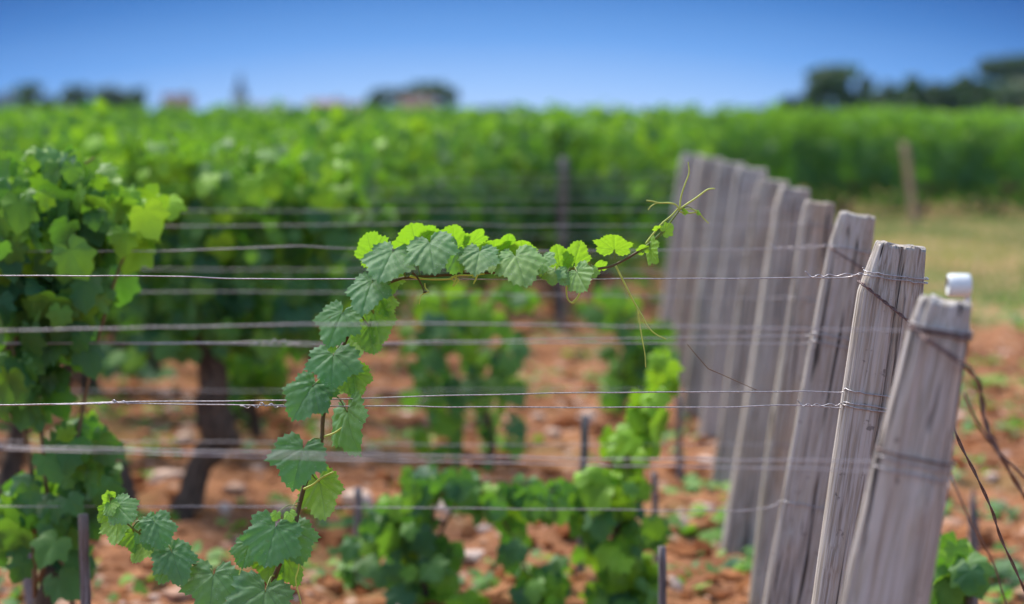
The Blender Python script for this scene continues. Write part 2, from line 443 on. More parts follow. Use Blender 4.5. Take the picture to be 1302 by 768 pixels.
def add_leaf(mb, T, pos, nrm, tip, size, rng, age, curl=1.0, hi=False):
    nrm = nrm / (np.linalg.norm(nrm) + 1e-9); t = tip - nrm * np.dot(tip, nrm); t /= np.linalg.norm(t) + 1e-9
    b = np.cross(t, nrm)
    L = leaf_shape(T, rng, curl, hi)
    if hi:
        th = np.arctan2(T[0][:, 0], T[0][:, 1]); k = 1 + rng.uniform(-.10, .10) * np.cos(th * 2 + rng.uniform(-.4, .4)) + rng.uniform(-.10, .10) * np.sin(th) + rng.uniform(-.05, .05) * np.cos(th * 5)
        L = L * k[:, None]
    L = L * size
    mb.add(pos + L[:, :1] * b + L[:, 1:2] * t + L[:, 2:3] * nrm, T[1], age, T[0])

# ------------------------------------------------------------------ grapevines (background kind)
def vine_meshes(seed, T=T_LO, n_canes=14, per=56, width=1.05, z0=.42, z1=1.03, thick=.17, size=.058, low=14, hang=.24, trunkr=.035):
    rng = np.random.RandomState(seed)
    tk = MB(); cn = MB(); fo = MB()
    lean = rng.uniform(-.12, .12)
    tp = catmull([(-lean, 0, -.05), (-lean * .7 + rng.uniform(-.02, .02), .02, .12), (rng.uniform(-.03, .03), -.01, .26), (lean * .3, 0, z0)], 5)
    tube(tk, tp, [trunkr * 1.35, trunkr, trunkr * .9, trunkr * 1.25], 9, rough=.16, seed=seed)
    for s in (-1, 1):
        tube(tk, catmull([(lean * .3, 0, z0 - .05), (s * width * .2, 0, z0 + .02), (s * width * .45, 0, z0 + .04)], 4), [trunkr * .9, trunkr * .45, trunkr * .3], 7, rough=.15, seed=seed + 3)
    for c in range(n_canes):
        bx = rng.uniform(-.5, .5) * width; top = z1 + float(np.clip(rng.normal(0, .06), -.12, .06))
        cane_age = rng.choice([.45, .8, 1.3])
        pts = [(bx, 0, z0 + .02), (bx + rng.uniform(-.08, .08), rng.uniform(-.06, .06), z0 + (top - z0) * .5),
               (bx + rng.uniform(-.16, .16), rng.uniform(-.10, .10), top)]
        if rng.rand() < .12: pts.append((pts[-1][0] + rng.uniform(-.1, .1), rng.uniform(-.05, .05), top + rng.uniform(.05, .13)))
        elif rng.rand() < .3: pts.append((pts[-1][0] + rng.uniform(-.2, .2), pts[-1][1] + rng.uniform(-.15, .15), top + rng.uniform(-.08, .03)))
        path = catmull(pts, 6); tube(cn, path, [.005, .002], 4)
        for i in range(per):
            u = rng.rand() ** .9; q = path[int(u * (len(path) - 1))]
            side = rng.choice([-1, 1]); up = rng.uniform(-.1, .9)
            nr = np.array([rng.normal(0, .45), side * rng.uniform(.4, 1), up])
            pos = q + np.array([rng.normal(0, .05), side * rng.uniform(.01, thick), rng.normal(0, .03)])
            sz = size * rng.uniform(.5, 1.35) * (1 - .45 * max(0, u - .75) / .25)
            a = np.clip((pos[2] - z1 + .3) / .36, 0, 1) * rng.uniform(.0, 1.1) * cane_age + (.5 if rng.rand() < .06 else 0) + rng.uniform(0, .18)
            add_leaf(fo, T, pos, nr, np.array([rng.normal(0, .5), side * .3, -1]), sz, rng, float(np.clip(a, 0, 1)), curl=1.5)
    for i in range(low * 6):
        side = rng.choice([-1, 1]); pos = np.array([rng.uniform(-.5, .5) * width, side * rng.uniform(0, thick), rng.uniform(z0 - hang, z0 + .1)])
        add_leaf(fo, T, pos, np.array([rng.normal(0, .4), side, rng.uniform(0, .8)]), np.array([rng.normal(0, .5), 0, -1]), size * rng.uniform(.6, 1), rng, float(rng.uniform(0, .35)))
    return tk.mesh('trunk', M_BARK), cn.mesh('cane', M_CANEG), fo.mesh('foliage', M_LEAF)
def vine(meshes, loc, rz, label, group=None, sc=1.0, name='grapevine'):
    r = empty(name, loc, label, 'grapevine', group); r.rotation_euler.z = rz; r.scale = (sc, sc, sc)
    for nm, me in zip(('trunk', 'canes', 'foliage'), meshes):
        o = bpy.data.objects.new(nm, me); COL.objects.link(o); o.parent = r
    return r
DENSE = [vine_meshes(100 + i) for i in range(6)]
NEARD = [vine_meshes(150 + i, T=T_MID2, per=56, z0=.56, low=8, hang=.06) for i in range(4)]
HEDGE = [vine_meshes(200 + i, n_canes=14, per=42, z0=.34, z1=1.02, thick=.22, low=14) for i in range(4)]
rg = random.Random(5)
def place_field():
    for r in range(23):
        d = 7.55 + r * 1.02
        lim = np.interp(d, [7.5, 9, 12, 13.5, 14.8, 30], [425, 445, 520, 640, 840, 905])
        xr = (lim - 651) * d / FPX
        x = xr - .5 if r else -1.55; left = -.2118 * d - 1.3
        k = 0
        while x > left:
            px_ = 651 + x * FPX / d
            if d < 8:
                lab = 'dense-row vine just behind the left-edge vine'
                gp = 'vines of the nearest dense row'
            elif d < 12:
                lab = 'blurred leafy vine between the nearest dense row and the soil gap, ' + ('at its right end' if k == 0 else 'behind the left-edge vine' if px_ < 200 else 'left of the sharp hanging leaves'); gp = 'vines in the middle rows'
            elif d < 14: lab = 'blurred leafy vine of the rows whose end shows above the arching sharp shoot'; gp = 'vines in the blurred rows at left'
            else: lab = 'strongly blurred vine in the rows reaching across to the grey post line'; gp = 'vines in the far blurred rows'
            vine((NEARD[rg.randrange(4)] if d < 12 else DENSE[rg.randrange(6)]), (x + rg.uniform(-.08, .08), d + rg.uniform(-.05, .05), 0), rg.choice([0, math.pi]) + rg.uniform(-.06, .06), lab, gp, rg.uniform(.96, 1.06) * (.965 + .004 * (d - 7)))
            x -= .85; k += 1
    # second parcel behind the grassy headland
    for r in range(4):
        d = 29.3 + r * 1.1; x = 1.4 if r == 0 else -7
        while x < .2118 * d + 1.6:
            if r == 0: lab, gp = 'bushy vine in the front row beyond the grassy headland', 'vines of the hedge-like row beyond the grass'
            else: lab, gp = 'vine in the rows behind the hedge-like front row beyond the headland', 'vines behind the hedge-like row'
            vine(HEDGE[rg.randrange(4)], (x, d + rg.uniform(-.06, .06), 0), rg.choice([0, math.pi]), lab, gp, rg.uniform(1.04, 1.16))
            x += .92
place_field()
def far_rows():
    rng = np.random.RandomState(3); mb = MB()
    for d in list(np.arange(34, 60, 1.6)) + list(np.geomspace(60, 420, 26)):
        wdt = .2118 * d + 4; n = int(min(900, 2 * wdt * 24 * 12 / d * 2.5)); s = .10 + d * .0022
        for i in range(n):
            x = rng.uniform(-wdt, wdt); z = rng.uniform(.45, 1.22) if rng.rand() < .55 else rng.uniform(.9, 1.27)
            add_leaf(mb, T_LO, np.array([x, d + rng.normal(0, .15), z + .0002 * d]), np.array([rng.normal(0, .5), -rng.uniform(-.3, 1), rng.uniform(0, 1.2)]),
                     np.array([rng.normal(0, .5), 0, -1]), s * rng.uniform(.7, 1.3), rng, float(np.clip((z - .85) / .38 * rng.uniform(.4, 1) + rng.uniform(0, .2), 0, 1)))
    tag(mb.build('vine_rows', M_LEAF), kind='stuff')
far_rows()

# nearer individual vines, each its own mesh
def free_vine(name, label, base, d, clusters, T, seed, size=.1, trunk=None, canes=(), agebase=.1, group=None, canem=None):
    """clusters: (px,py,rx,ry,n,age) ellipses of leaves in the row plane, at real distance d"""
    rng = np.random.RandomState(seed); b = P(base[0], base[1], d); b.z = 0
    r = empty(name, b, label, 'grapevine', group); o = np.array(b)
    fo = MB()
    for (px, py, rx, ry, n, age) in clusters:
        n = int(n * (2.5 if d < 5 and py < 400 else 1.5 if d < 5 else 1.75 if d < 7 else 1.15))
        for i in range(n):
            a = rng.rand() * 6.283; q = math.sqrt(rng.rand())
            p = np.array(P(px + rx * q * math.cos(a), py + ry * q * math.sin(a), d)) + np.array([0, rng.normal(0, .07), 0])
            up = rng.uniform(-.2, 1.0); sgn = -1 if rng.rand() < .72 else 1
            add_leaf(fo, T, p - o, np.array([rng.normal(0, .45), sgn * rng.uniform(.4, 1), up]), np.array([rng.normal(0, .55), -.2, -1]),
                     size * rng.uniform(.5, 1.35), rng, float(np.clip(age + rng.normal(0, .16) + (.35 if rng.rand() < .12 else 0), 0, 1)), curl=1.5)
    tkm = MB()
    if trunk:
        pts = [np.array(P(x, y, d)) - o for x, y in trunk[0]]
        pts[0][2] = -.04
        tube(tkm, catmull(pts, 6), trunk[1], 9, rough=.15, seed=seed); tkm.build('trunk', M_BARK, r)
    for cpts, rr in canes:
        cm = MB(); tube(cm, catmull([np.array(P(x, y, d)) - o for x, y in cpts], 5), rr, 6); cm.build('cane', canem or M_CANE, r)
    fo.build('foliage', M_LEAF, r)
    return r

free_vine('grapevine', 'leafy vine filling the left edge of the frame behind the short brown stake', (60, 880), 4.8,
          [(50, 235, 80, 50, 36, .35), (55, 300, 85, 55, 52, .2), (50, 370, 80, 50, 48, .1), (45, 430, 72, 50, 40, .08), (35, 490, 50, 40, 20, .08), (105, 555, 38, 30, 20, .2), (120, 600, 34, 32, 18, .12), (28, 640, 34, 36, 18, .2),
           (80, 650, 26, 24, 8, .05), (28, 690, 30, 16, 6, .03), (90, 705, 30, 24, 6, .03), (165, 292, 26, 20, 5, .7), (196, 262, 12, 14, 3, .9), (140, 250, 30, 26, 9, .4), (60, 310, 20, 14, 4, .8), (115, 360, 30, 40, 10, .2)],
          T_MID, 31, .049, trunk=([(62, 880), (52, 800), (70, 720)], [.03, .024, .016]),
          canes=[([(45, 760), (40, 600), (18, 480), (30, 380), (60, 250), (120, 200)], [.006, .002]), ([(100, 800), (62, 640), (48, 520), (10, 430)], [.0065, .003]),
                 ([(55, 760), (90, 600), (120, 450), (160, 320), (205, 258)], [.006, .002]), ([(50, 740), (82, 630), (62, 560)], [.007, .004])], canem=M_BROWN)
free_vine('grapevine', 'low bushy dark green vine at bottom centre', (560, 760), 5.75,
          [(515, 655, 46, 34, 20, .12), (540, 715, 56, 34, 22, .08), (560, 612, 46, 14, 15, .15), (625, 630, 44, 15, 12, .12), (690, 626, 46, 12, 14, .15), (652, 685, 16, 26, 6, .08),
           (685, 738, 40, 26, 10, .08), (575, 760, 60, 12, 12, .75), (470, 690, 24, 26, 6, .12)],
          T_MID, 41, .050, trunk=([(545, 760), (535, 720), (548, 680)], [.016, .012, .009]),
          canes=[([(548, 680), (560, 630), (620, 612), (690, 620), (740, 640)], [.004, .002]), ([(548, 700), (600, 620), (650, 680), (680, 750)], [.004, .002])])
free_vine('grapevine', 'young bright green vine climbing beside the tall thin stake, right of the bushy one', (785, 760), 5.75,
          [(760, 610, 22, 24, 10, .6), (800, 560, 20, 24, 12, .8), (822, 520, 16, 26, 9, .85), (842, 470, 12, 26, 7, .8), (790, 620, 34, 24, 15, .5), (812, 665, 24, 26, 12, .15), (755, 655, 16, 18, 6, .15),
           (770, 705, 30, 24, 12, .5), (800, 735, 34, 26, 16, .5), (785, 760, 40, 14, 10, .3)],
          T_MID, 43, .050, trunk=([(790, 765), (780, 700), (795, 640)], [.012, .009, .006]),
          canes=[([(795, 640), (800, 570), (830, 490), (850, 430)], [.004, .0015])], canem=M_CANEG)
free_vine('grapevine', 'thin blurred vine standing alone behind the wires in the middle, with drying pale leaves', (610, 640), 8.2,
          [(575, 385, 45, 28, 14, .45), (635, 385, 50, 26, 12, .3), (555, 430, 44, 34, 18, .2), (620, 440, 50, 34, 20, .2), (600, 490, 55, 30, 20, .15), (560, 540, 34, 34, 12, .2),
           (640, 545, 26, 34, 8, .2), (590, 580, 34, 18, 5, .2), (618, 460, 10, 9, 3, 1.3), (528, 480, 20, 26, 6, .2)],
          T_MID, 47, .056, trunk=([(615, 625), (625, 560), (612, 500)], [.02, .016, .011]),
          canes=[([(612, 500), (590, 430), (560, 370)], [.005, .002]), ([(612, 500), (640, 430), (650, 360)], [.005, .002])])
free_vine('grapevine', 'blurred vine between the red soil corridor and the line of grey posts', (800, 530), 9.6,
          [(775, 385, 34, 26, 16, .4), (800, 430, 38, 32, 24, .2), (815, 480, 40, 32, 24, .2), (790, 500, 22, 22, 10, .1), (840, 440, 22, 30, 12, .35)],
          T_MID, 49, .06, trunk=([(795, 532), (790, 490), (800, 440)], [.022, .018, .012]),
          canes=[([(800, 440), (790, 390), (770, 350)], [.005, .002])])
free_vine('grapevine', 'low round vine clump at the foot of the dense row, left of the sharp shoot', (325, 560), 8.9,
          [(325, 460, 46, 26, 34, .25), (320, 490, 40, 16, 16, .15)], T_MID, 51, .07, trunk=([(330, 562), (322, 520), (326, 480)], [.025, .02, .016]))
free_vine('grapevine', 'small leafy vine sucker on the soil right of the nearest post', (1206, 800), 4.75,
          [(1207, 722, 22, 24, 20, .3), (1198, 755, 18, 14, 12, .15), (1212, 700, 10, 16, 5, .6)], T_MID, 53, .06, canes=[([(1208, 800), (1204, 740), (1212, 690)], [.003, .0012])], canem=M_CANEG)

free_vine('grapevine', 'broad tall leafy vine of the nearest dense row, on a leaning kinked dark trunk', (232, 634), 7.3,
          [(190, 215, 70, 42, 52, .55), (290, 222, 80, 42, 60, .55), (385, 232, 70, 44, 52, .5), (200, 290, 75, 50, 62, .25), (300, 300, 80, 52, 70, .2), (395, 310, 60, 52, 52, .2),
           (210, 365, 75, 46, 52, .12), (310, 375, 80, 46, 56, .12), (400, 380, 46, 44, 30, .12), (250, 420, 60, 24, 18, .1), (340, 425, 50, 24, 18, .15), (440, 270, 26, 40, 16, .3), (160, 440, 30, 24, 10, .1)],
          T_MID, 61, .058, trunk=([(232, 634), (254, 592), (276, 560), (268, 520), (273, 480), (262, 430), (280, 400)], [.046, .04, .045, .052, .042, .032, .02]),
          canes=[([(270, 440), (230, 330), (190, 200)], [.006, .002]), ([(275, 420), (300, 300), (290, 190)], [.006, .002]), ([(278, 410), (350, 340), (390, 210)], [.006, .002])])
# bare old trunks of the dense row
def old_trunk(pts, d, r, label, seed):
    b = P(pts[0][0], pts[0][1], d); b.z = 0; o = np.array(b); mb = MB()
    q = [np.array(P(x, y, d)) - o for x, y in pts]; q[0][2] = -.05
    tube(mb, catmull(q, 6), r, 12, rough=.13, seed=seed)
    m = mb.build('vine_trunk', M_BARK, loc=b); tag(m, label, 'vine trunk', 'gnarled old vine trunks on the red soil')
old_trunk([(158, 640), (150, 610), (132, 590), (118, 560)], 7.4, [.05, .045, .03, .02], 'dark stump-like vine trunk just right of the left-edge vine', 4)
old_trunk([(305, 560), (308, 520), (300, 470)], 9.3, [.04, .035, .03], 'dark trunk standing just behind the kinked leaning trunk', 5)
old_trunk([(122, 506), (112, 480), (118, 430)], 10.4, [.055, .05, .04], 'blurred dark trunk nearest the left edge, under the dense foliage', 6)
old_trunk([(190, 470), (196, 440), (188, 400)], 11.3, [.05, .045, .035], 'blurred dark trunk in the shade of the dense foliage, second from the left', 7)

# ------------------------------------------------------------------ weeds
def weed(px, py, w, n, label, age=.3, seed=1, sz=.05):
    d = CAMH * FPX / (py - HORY); p = P(px, py, d); p.z = gz(p.x, d); rng = np.random.RandomState(seed + int(px)); mb = MB()
    R = w * d / FPX / 2
    for i in range(n):
        a = rng.rand() * 6.283; q = R * math.sqrt(rng.rand()); h = rng.uniform(.01, .07) * (1.2 - q / R)
        add_leaf(mb, T_MID, np.array([q * math.cos(a), q * math.sin(a), h]), np.array([rng.normal(0, .4), -rng.uniform(0, .6), 1]), np.array([math.cos(a), math.sin(a), -.2]), sz * rng.uniform(.6, 1.1), rng, float(np.clip(rng.normal(age, .15), 0, 1)))
        tube(mb, catmull([(0, 0, -.01), (q * math.cos(a) * .6, q * math.sin(a) * .6, h * .8), (q * math.cos(a), q * math.sin(a), h)], 3), .0015, 4, age)
    tag(mb.build('weed', M_LEAF, loc=p), label, 'weed', 'low green weeds on the red soil')
weed(868, 633, 42, 16, 'small round weed left of the line of grey posts', .45)
weed(935, 690, 62, 24, 'flat leafy weed spreading at the feet of the leaning posts', .4)
weed(945, 722, 34, 10, 'small dark weed just below the flat leafy weed by the posts', .2)
weed(180, 480, 90, 26, 'wide weed patch in the shade of the dense row at left', .1, sz=.07)
weed(1275, 740, 60, 24, 'dark green weed in the lower right corner', .1)
weed(1085, 508, 10, 4, 'tiny weed behind the posts', .3)
weed(1265, 492, 50, 14, 'pale weed on bare soil right of the nearest post', .5)
weed(430, 745, 60, 20, 'low weed at the foot of the small stump left of the bushy vine', .35, sz=.04)
def ground_cover():
    rng = np.random.RandomState(21); mb = MB()
    for c in range(480):
        y = rng.uniform(5.8, 17); x = rng.uniform(-.23 * y - .3, .25 * y + .3)
        for i in range(rng.randint(4, 14)):
            q = rng.normal(0, .06, 2); px_, py_ = x + q[0], y + q[1]
            add_leaf(mb, T_LO, np.array([px_, py_, gz(px_, py_) + rng.uniform(.005, .035)]), np.array([rng.normal(0, .5), rng.normal(-.2, .4), 1]), np.array([rng.normal(), rng.normal(), 0]), rng.uniform(.018, .045), rng, float(rng.uniform(.1, .6)))
    tag(mb.build('ground_weeds', M_LEAF), kind='stuff')
ground_cover()

# ------------------------------------------------------------------ posts
class Post:
    def __init__(s, name, label, mat, top, base_px_x, d, widths, depth, seed, shoulder=(.16, .12, .07), yaw=0.0, group='weathered end posts of the vine rows', knots=(), crack=None):
        """widths: (fraction from bottom, width m); shoulder: (left inset, right inset, drop m)"""
        rng = np.random.RandomState(seed)
        s.T = P(top[0], top[1], d); s.B = Vector((P(base_px_x, 600, d).x, d + .02, -.08))
        ax = (s.T - s.B); s.L = ax.length; s.ax = ax.normalized()
        s.X = Vector((1, 0, 0)) - s.ax * s.ax.x; s.X.normalize(); s.Y = s.ax.cross(s.X)
        yaw = yaw or float(np.random.RandomState(seed + 900).uniform(-.28, .28)) * (0 if crack else 1)
        if yaw:
            q = Matrix.Rotation(yaw, 3, s.ax); s.X = q @ s.X; s.Y = q @ s.Y
        s.wf = np.array([w[0] for w in widths]); s.ww = np.array([w[1] for w in widths]); s.dep = depth
        NA, NL = (260 if crack else 120), 90; a = np.linspace(0, 2 * np.pi, NA, endpoint=False)
        e = 3.4
        rx = np.sign(np.cos(a)) * np.abs(np.cos(a)) ** (2 / e); ry = np.sign(np.sin(a)) * np.abs(np.sin(a)) ** (2 / e)
        mb = MB(); V = []
        lf = np.concatenate([np.linspace(0, .9, NL - 26), np.linspace(.905, 1, 26)])
        for j, f in enumerate(lf):
            z = f * s.L; w = np.interp(f, s.wf, s.ww) / 2; dd = depth / 2 * (w / np.interp(.5, s.wf, s.ww) * 2) ** .5
            x = rx * w; y = ry * dd
            # vertical fibre grooves that drift slowly with height
            gk = fbm(a * 6 + seed * 9.1, np.full(NA, z * 1.2), 3) * (.002 if crack else .006) + fbm(a * 30 + seed * 3.3, np.full(NA, z * 2.0), 3) * .0012
            cr = vn(a * 9 + seed * 7.7, np.full(NA, z * .9 + seed)); cr = np.clip((cr - .80) / .1, 0, 1) * (.001 if crack else .0025) + (np.exp(-((x - crack[0] - .004 * math.sin(z * 9)) / .0016) ** 2) * crack[1] * (y < 0) * np.clip((z - s.L * .55) / .1, 0, 1) if crack else 0)
            k = 1 + (gk - cr) / (np.hypot(x, y) + 1e-6); x = x * k; y = y * k
            # slow wobble of the whole stick
            x = x + fbm(np.array([z * 2.2]), np.array([seed * 5.0]), 2)[0] * .014
            # shoulders cut at the top
            tl = (s.L - z)
            if tl < shoulder[2]:
                u = 1 - tl / shoulder[2]
                x = np.where(x < 0, x * (1 - shoulder[0] * u * 2), x * (1 - shoulder[1] * u * 2)); y = y * (1 - .22 * u)
            # uneven cut end
            zz = np.full(NA, z)
            if f == 1: zz = zz - .004 * np.abs(np.sin(a * 3)) - .003 * vn(a * 12, a * 0 + seed)
            for (kx, kz, kr, kd) in knots:
                g = np.exp(-(((x - kx) / kr) ** 2 + ((z - kz) / (kr * 1.8)) ** 2)) * kd * (y < 0); y = y - g
            V.append(np.column_stack([x, y, zz]))
        last = V[-1].copy()
        for q in (.95, .7, .4): 
            r_ = last.copy(); r_[:, :2] *= q; r_[:, 2] = last[:, 2] * q + last[:, 2].mean() * (1 - q) + .0015 + .002 * (vn(last[:, 0] * 300 * q, last[:, 1] * 300 * q) - .5); V.append(r_)
        n = len(V); VV = np.concatenate(V + [np.array([[0, 0, last[:, 2].mean() + .002]])])
        F = []
        for j in range(n - 1):
            for i in range(NA):
                k = (i + 1) % NA; F.append((j * NA + i, j * NA + k, (j + 1) * NA + k, (j + 1) * NA + i))
        for i in range(NA): F.append(((n - 1) * NA + i, (n - 1) * NA + (i + 1) % NA, n * NA))
        mb.add(VV, F)
        s.o = mb.build(name, mat)
        s.o.matrix_world = Matrix.Translation(s.B) @ Matrix((s.X, s.Y, s.ax)).transposed().to_4x4()
        tag(s.o, label, 'post', group)
    def at(s, zworld, ang, extra=.0018):
        f = (zworld - s.B.z) / (s.T.z - s.B.z); w = np.interp(f, s.wf, s.ww) / 2 + extra; dd = s.dep / 2 * (2 * (w - extra) / np.interp(.5, s.wf, s.ww)) ** .5 + extra
        e = 3.4; c, q = math.cos(ang), math.sin(ang)
        x = math.copysign(abs(c) ** (2 / e), c) * w; y = math.copysign(abs(q) ** (2 / e), q) * dd
        return np.array(s.B + s.ax * (f * s.L) + s.X * x + s.Y * y)
    def loop(s, mb, z, r, a0=-190, a1=30, dz=0.0, n=30, wob=.0006, seed=0):
        rng = np.random.RandomState(seed)
        pts = [s.at(z + dz * i / n, rad(a0 + (a1 - a0) * i / n), .001 + r) + rng.normal(0, wob, 3) for i in range(n + 1)]
        tube(mb, pts, r, 6)
        return pts

POSTS = [
 Post('wooden_post', 'nearest post, blurred pale grey and widening downwards, wire around its top', M_POSTN, (1203, 379), 985, 2.7, [(0, .11), (.66, .099), (.80, .088), (.90, .074), (1, .063)], .072, 2, (.07, .03, .04), knots=((.022, .86, .012, .005),)),
 Post('wooden_post', 'sharply focused weathered post with cut corners, centre crack and twisted wire', M_POST, (1143, 309), 1010, 3.6, [(0, .10), (.5, .094), (.93, .096), (1, .094)], .058, 5, (.15, .07, .08), knots=((-.03, .62, .01, .004),), crack=(.006, .012)),
 Post('wooden_post', 'slightly blurred leaning post directly left of the sharp cracked one', M_POST, (1090, 271), 972, 4.7, [(0, .108), (.5, .096), (.85, .09), (1, .082)], .062, 8, (.10, .05, .07), knots=((-.02, .45, .014, .006),)),
 Post('wooden_post', 'pale streaked post with tan sides, third behind the sharp cracked one', M_POST2, (1042, 256), 972, 5.7, [(0, .09), (.5, .10), (1, .078)], .06, 9, (.08, .06, .05)),
 Post('wooden_post', 'wide blurred grey post whose dark foot stands on the soil beside the flat weed', M_POST, (1011, 238), 946, 6.65, [(0, .15), (.5, .12), (1, .095)], .07, 12, (.08, .08, .05)),
 Post('wooden_post', 'blurred brownish post behind the one with the dark foot', M_POST2, (984, 228), 926, 7.7, [(0, .13), (.5, .13), (1, .11)], .07, 14, (.08, .08, .05)),
 Post('wooden_post', 'fourth post from the left end of the post line, strongly blurred', M_POSTN, (957, 213), 908, 8.7, [(0, .14), (.5, .14), (1, .12)], .07, 17, (.06, .08, .05)),
 Post('wooden_post', 'third post from the left end of the post line, strongly blurred', M_POST, (930, 206), 885, 9.7, [(0, .14), (.5, .14), (1, .12)], .07, 19, (.06, .08, .05)),
 Post('wooden_post', 'second post from the left end of the post line, strongly blurred', M_POST2, (905, 200), 866, 10.7, [(0, .14), (.5, .14), (1, .12)], .07, 23, (.06, .08, .05)),
 Post('wooden_post', 'leftmost and farthest post of the line, blurred against the green vines', M_POSTN, (882, 196), 848, 11.7, [(0, .14), (.5, .14), (1, .12)], .07, 27, (.06, .08, .05)),
]
pd = ['the nearest pale blurred post', 'the sharp cracked post', 'the leaning post left of the sharp one', 'the pale streaked tan-sided post', 'the wide post with the dark foot',
      'the brownish post behind the dark-footed one', 'the fourth post from the left end', 'the third post from the left end', 'the second post from the left end', 'the farthest leftmost post']

# small stakes
def stake(top, base, d, w, label, mat=M_STAKE, name='wooden_stake', seed=0, pointed=False, sunk=.05):
    b = P(base[0], base[1], d); b.z = 0; t = P(top[0], top[1], d) - b; mb = MB(); rng = np.random.RandomState(seed + int(top[0]))
    n = 14; path = [np.array([t.x * f, t.y * f, -sunk + (t.z + sunk) * f]) for f in np.linspace(0, 1, n)]
    for p_ in path[1:-1]: p_[0] += rng.normal(0, w * .03)
    rr = [w / 2 * 1.05, w / 2, w / 2 * .96] + ([w * .12] if pointed else [w / 2 * .9])
    tube(mb, path, rr, 12, rough=.09, seed=seed)
    tag(mb.build(name, mat, loc=b), label, 'stake', 'small wooden vine stakes')
stake((106, 654), (112, 880), 4.5, .021, 'short brown stake at the left, between the left-edge vine and the sharp shoot tip')
stake((744, 528), (736, 755), 6.05, .021, 'tall thin dark stake left of the bright young vine')
stake((842, 695), (843, 900), 4.7, .017, 'thin dark stake rising from the bottom edge right of the bright young vine')
stake((455, 620), (456, 748), 6.15, .022, 'dark stake half hidden left of the low bushy vine')
stake((863, 500), (864, 612), 7.95, .022, 'dark stake left of the foot of the post line')
stake((1237, 622), (1239, 722), 6.42, .028, 'pointed weathered stake right of the nearest post', pointed=True)
stake((1233, 728), (1246, 905), 4.7, .028, 'short tilted stake at the bottom edge right of the nearest post')
stake((1150, 181), (1164, 286), 26.5, .08, 'pale tan stake leaning before the hedge-like vines beyond the grass', M_STAKET)
stake((832, 600), (836, 735), 6.25, .017, 'thin stake standing inside the bright young vine')
stake((717, 200), (712, 420), 13.5, .045, 'blurred brown stake amid the vines left of the post line', M_STAKE)
# leaning end stump pieces near the left vine
stake((30, 672), (48, 800), 5.6, .035, 'leaning brown stick under the left-edge vine')

# ------------------------------------------------------------------ trellis wires
def wire(name, label, pts, r, mat=M_WIRE, extra=None, group='trellis wires of the vine rows'):
    mb = MB(); tube(mb, catmull(pts, 4), r, 6)
    if extra: extra(mb)
    tag(mb.build(name, mat), label, 'wire', group)
def row_wire(k, ys, r, label, loopz=True, seed=0, tail=False, mat=M_WIRE, loops=1):
    """ys: list of (px, py) along the row"""
    p = POSTS[k]; d = p.T.y; rng = np.random.RandomState(seed + k * 7)
    xs = [a for a, b in ys]; yy = [b for a, b in ys]; xl = -80
    pts = []; 
    X = np.arange(xl, ys[-1][0], 46.0)
    for x in X:
        y = np.interp(x, xs, yy); q = P(x, y + rng.normal(0, .35) * 3.6 / d, d); pts.append(np.array([q.x, d + rng.normal(0, .001), q.z]))
    left = pts[0].copy(); left[0] -= .9; pts.insert(0, left)
    zp = P(ys[-1][0], ys[-1][1], d).z
    start = p.at(zp, rad(-165), .002); pts.append(start)
    def ex(mb):
        for l in range(loops): p.loop(mb, zp + l * .0045, r, -165, 150, dz=-.002 + .004 * l, seed=seed + l)
        if tail:
            # tail twisted back along the wire
            n = 90; a = start + np.array([0, 0, 0.0]); q = []
            for i in range(n):
                u = i / n; b = a + (pts[-4] - a) * u * .62
                rr = r * 1.5 * (1 if u < .8 else 1 + (u - .8) * 6)
                q.append(b + np.array([0, math.cos(u * 26 + math.sin(u * 9)) * rr, math.sin(u * 26 + math.sin(u * 9)) * rr + (max(0, u - .85) * .035)]))
            tube(mb, q, r * .9, 6)
    wire('trellis_wire', label, pts, r, mat, ex)
R0 = .0010
row_wire(0, [(-80, 421), (360, 413), (520, 411), (900, 416), (1172, 421)], R0 * .8, 'topmost wire tied to ' + pd[0], seed=1, loops=2)
row_wire(0, [(-80, 566), (200, 572), (400, 577), (700, 583), (1125, 586)], R0 * .85, 'upper of the two paired blurred wires tied to ' + pd[0], seed=2)
row_wire(0, [(-80, 569), (200, 577), (400, 583), (700, 590), (1120, 599)], R0 * .85, 'lower of the two paired blurred wires tied to ' + pd[0], seed=3)
row_wire(1, [(-80, 350), (0, 350.5), (210, 351), (300, 354.5), (420, 354.5), (700, 355.5), (900, 354), (1098, 353)], R0, 'thin sharp top wire with twisted tail on ' + pd[1], seed=4, tail=True, loops=2)
row_wire(1, [(-80, 515), (0, 514.5), (100, 513.5), (180, 510), (360, 509.5), (550, 504), (700, 500), (900, 498), (1078, 499)], R0, 'upper of the two sharp middle wires on ' + pd[1], seed=5)
row_wire(1, [(-80, 515.5), (0, 515), (150, 512.5), (300, 515), (420, 516), (700, 518), (900, 518), (1010, 515), (1076, 519)], R0, 'lower of the two sharp middle wires on ' + pd[1], seed=6, tail=True, loops=2)
row_wire(2, [(-80, 320), (0, 320), (200, 319), (330, 315), (370, 312.5), (460, 317), (700, 319), (1065, 316)], R0, 'topmost slightly wavy wire on ' + pd[2], seed=7, tail=True)
row_wire(2, [(-80, 436), (0, 436), (280, 436), (350, 433), (430, 437), (640, 432), (1040, 427)], R0 * 1.1, 'upper middle wire on ' + pd[2], seed=8)
row_wire(2, [(-80, 438), (0, 437), (280, 437), (360, 440), (640, 436), (1040, 437)], R0, 'lower middle wire on ' + pd[2], seed=9)
row_wire(2, [(-80, 644), (300, 644), (700, 647), (930, 650), (1020, 641)], R0, 'lowest wire, sagging, on ' + pd[2], seed=10)
row_wire(3, [(-80, 290), (300, 287), (560, 284), (650, 287), (1025, 286)], R0, 'topmost wire on ' + pd[3], seed=11)
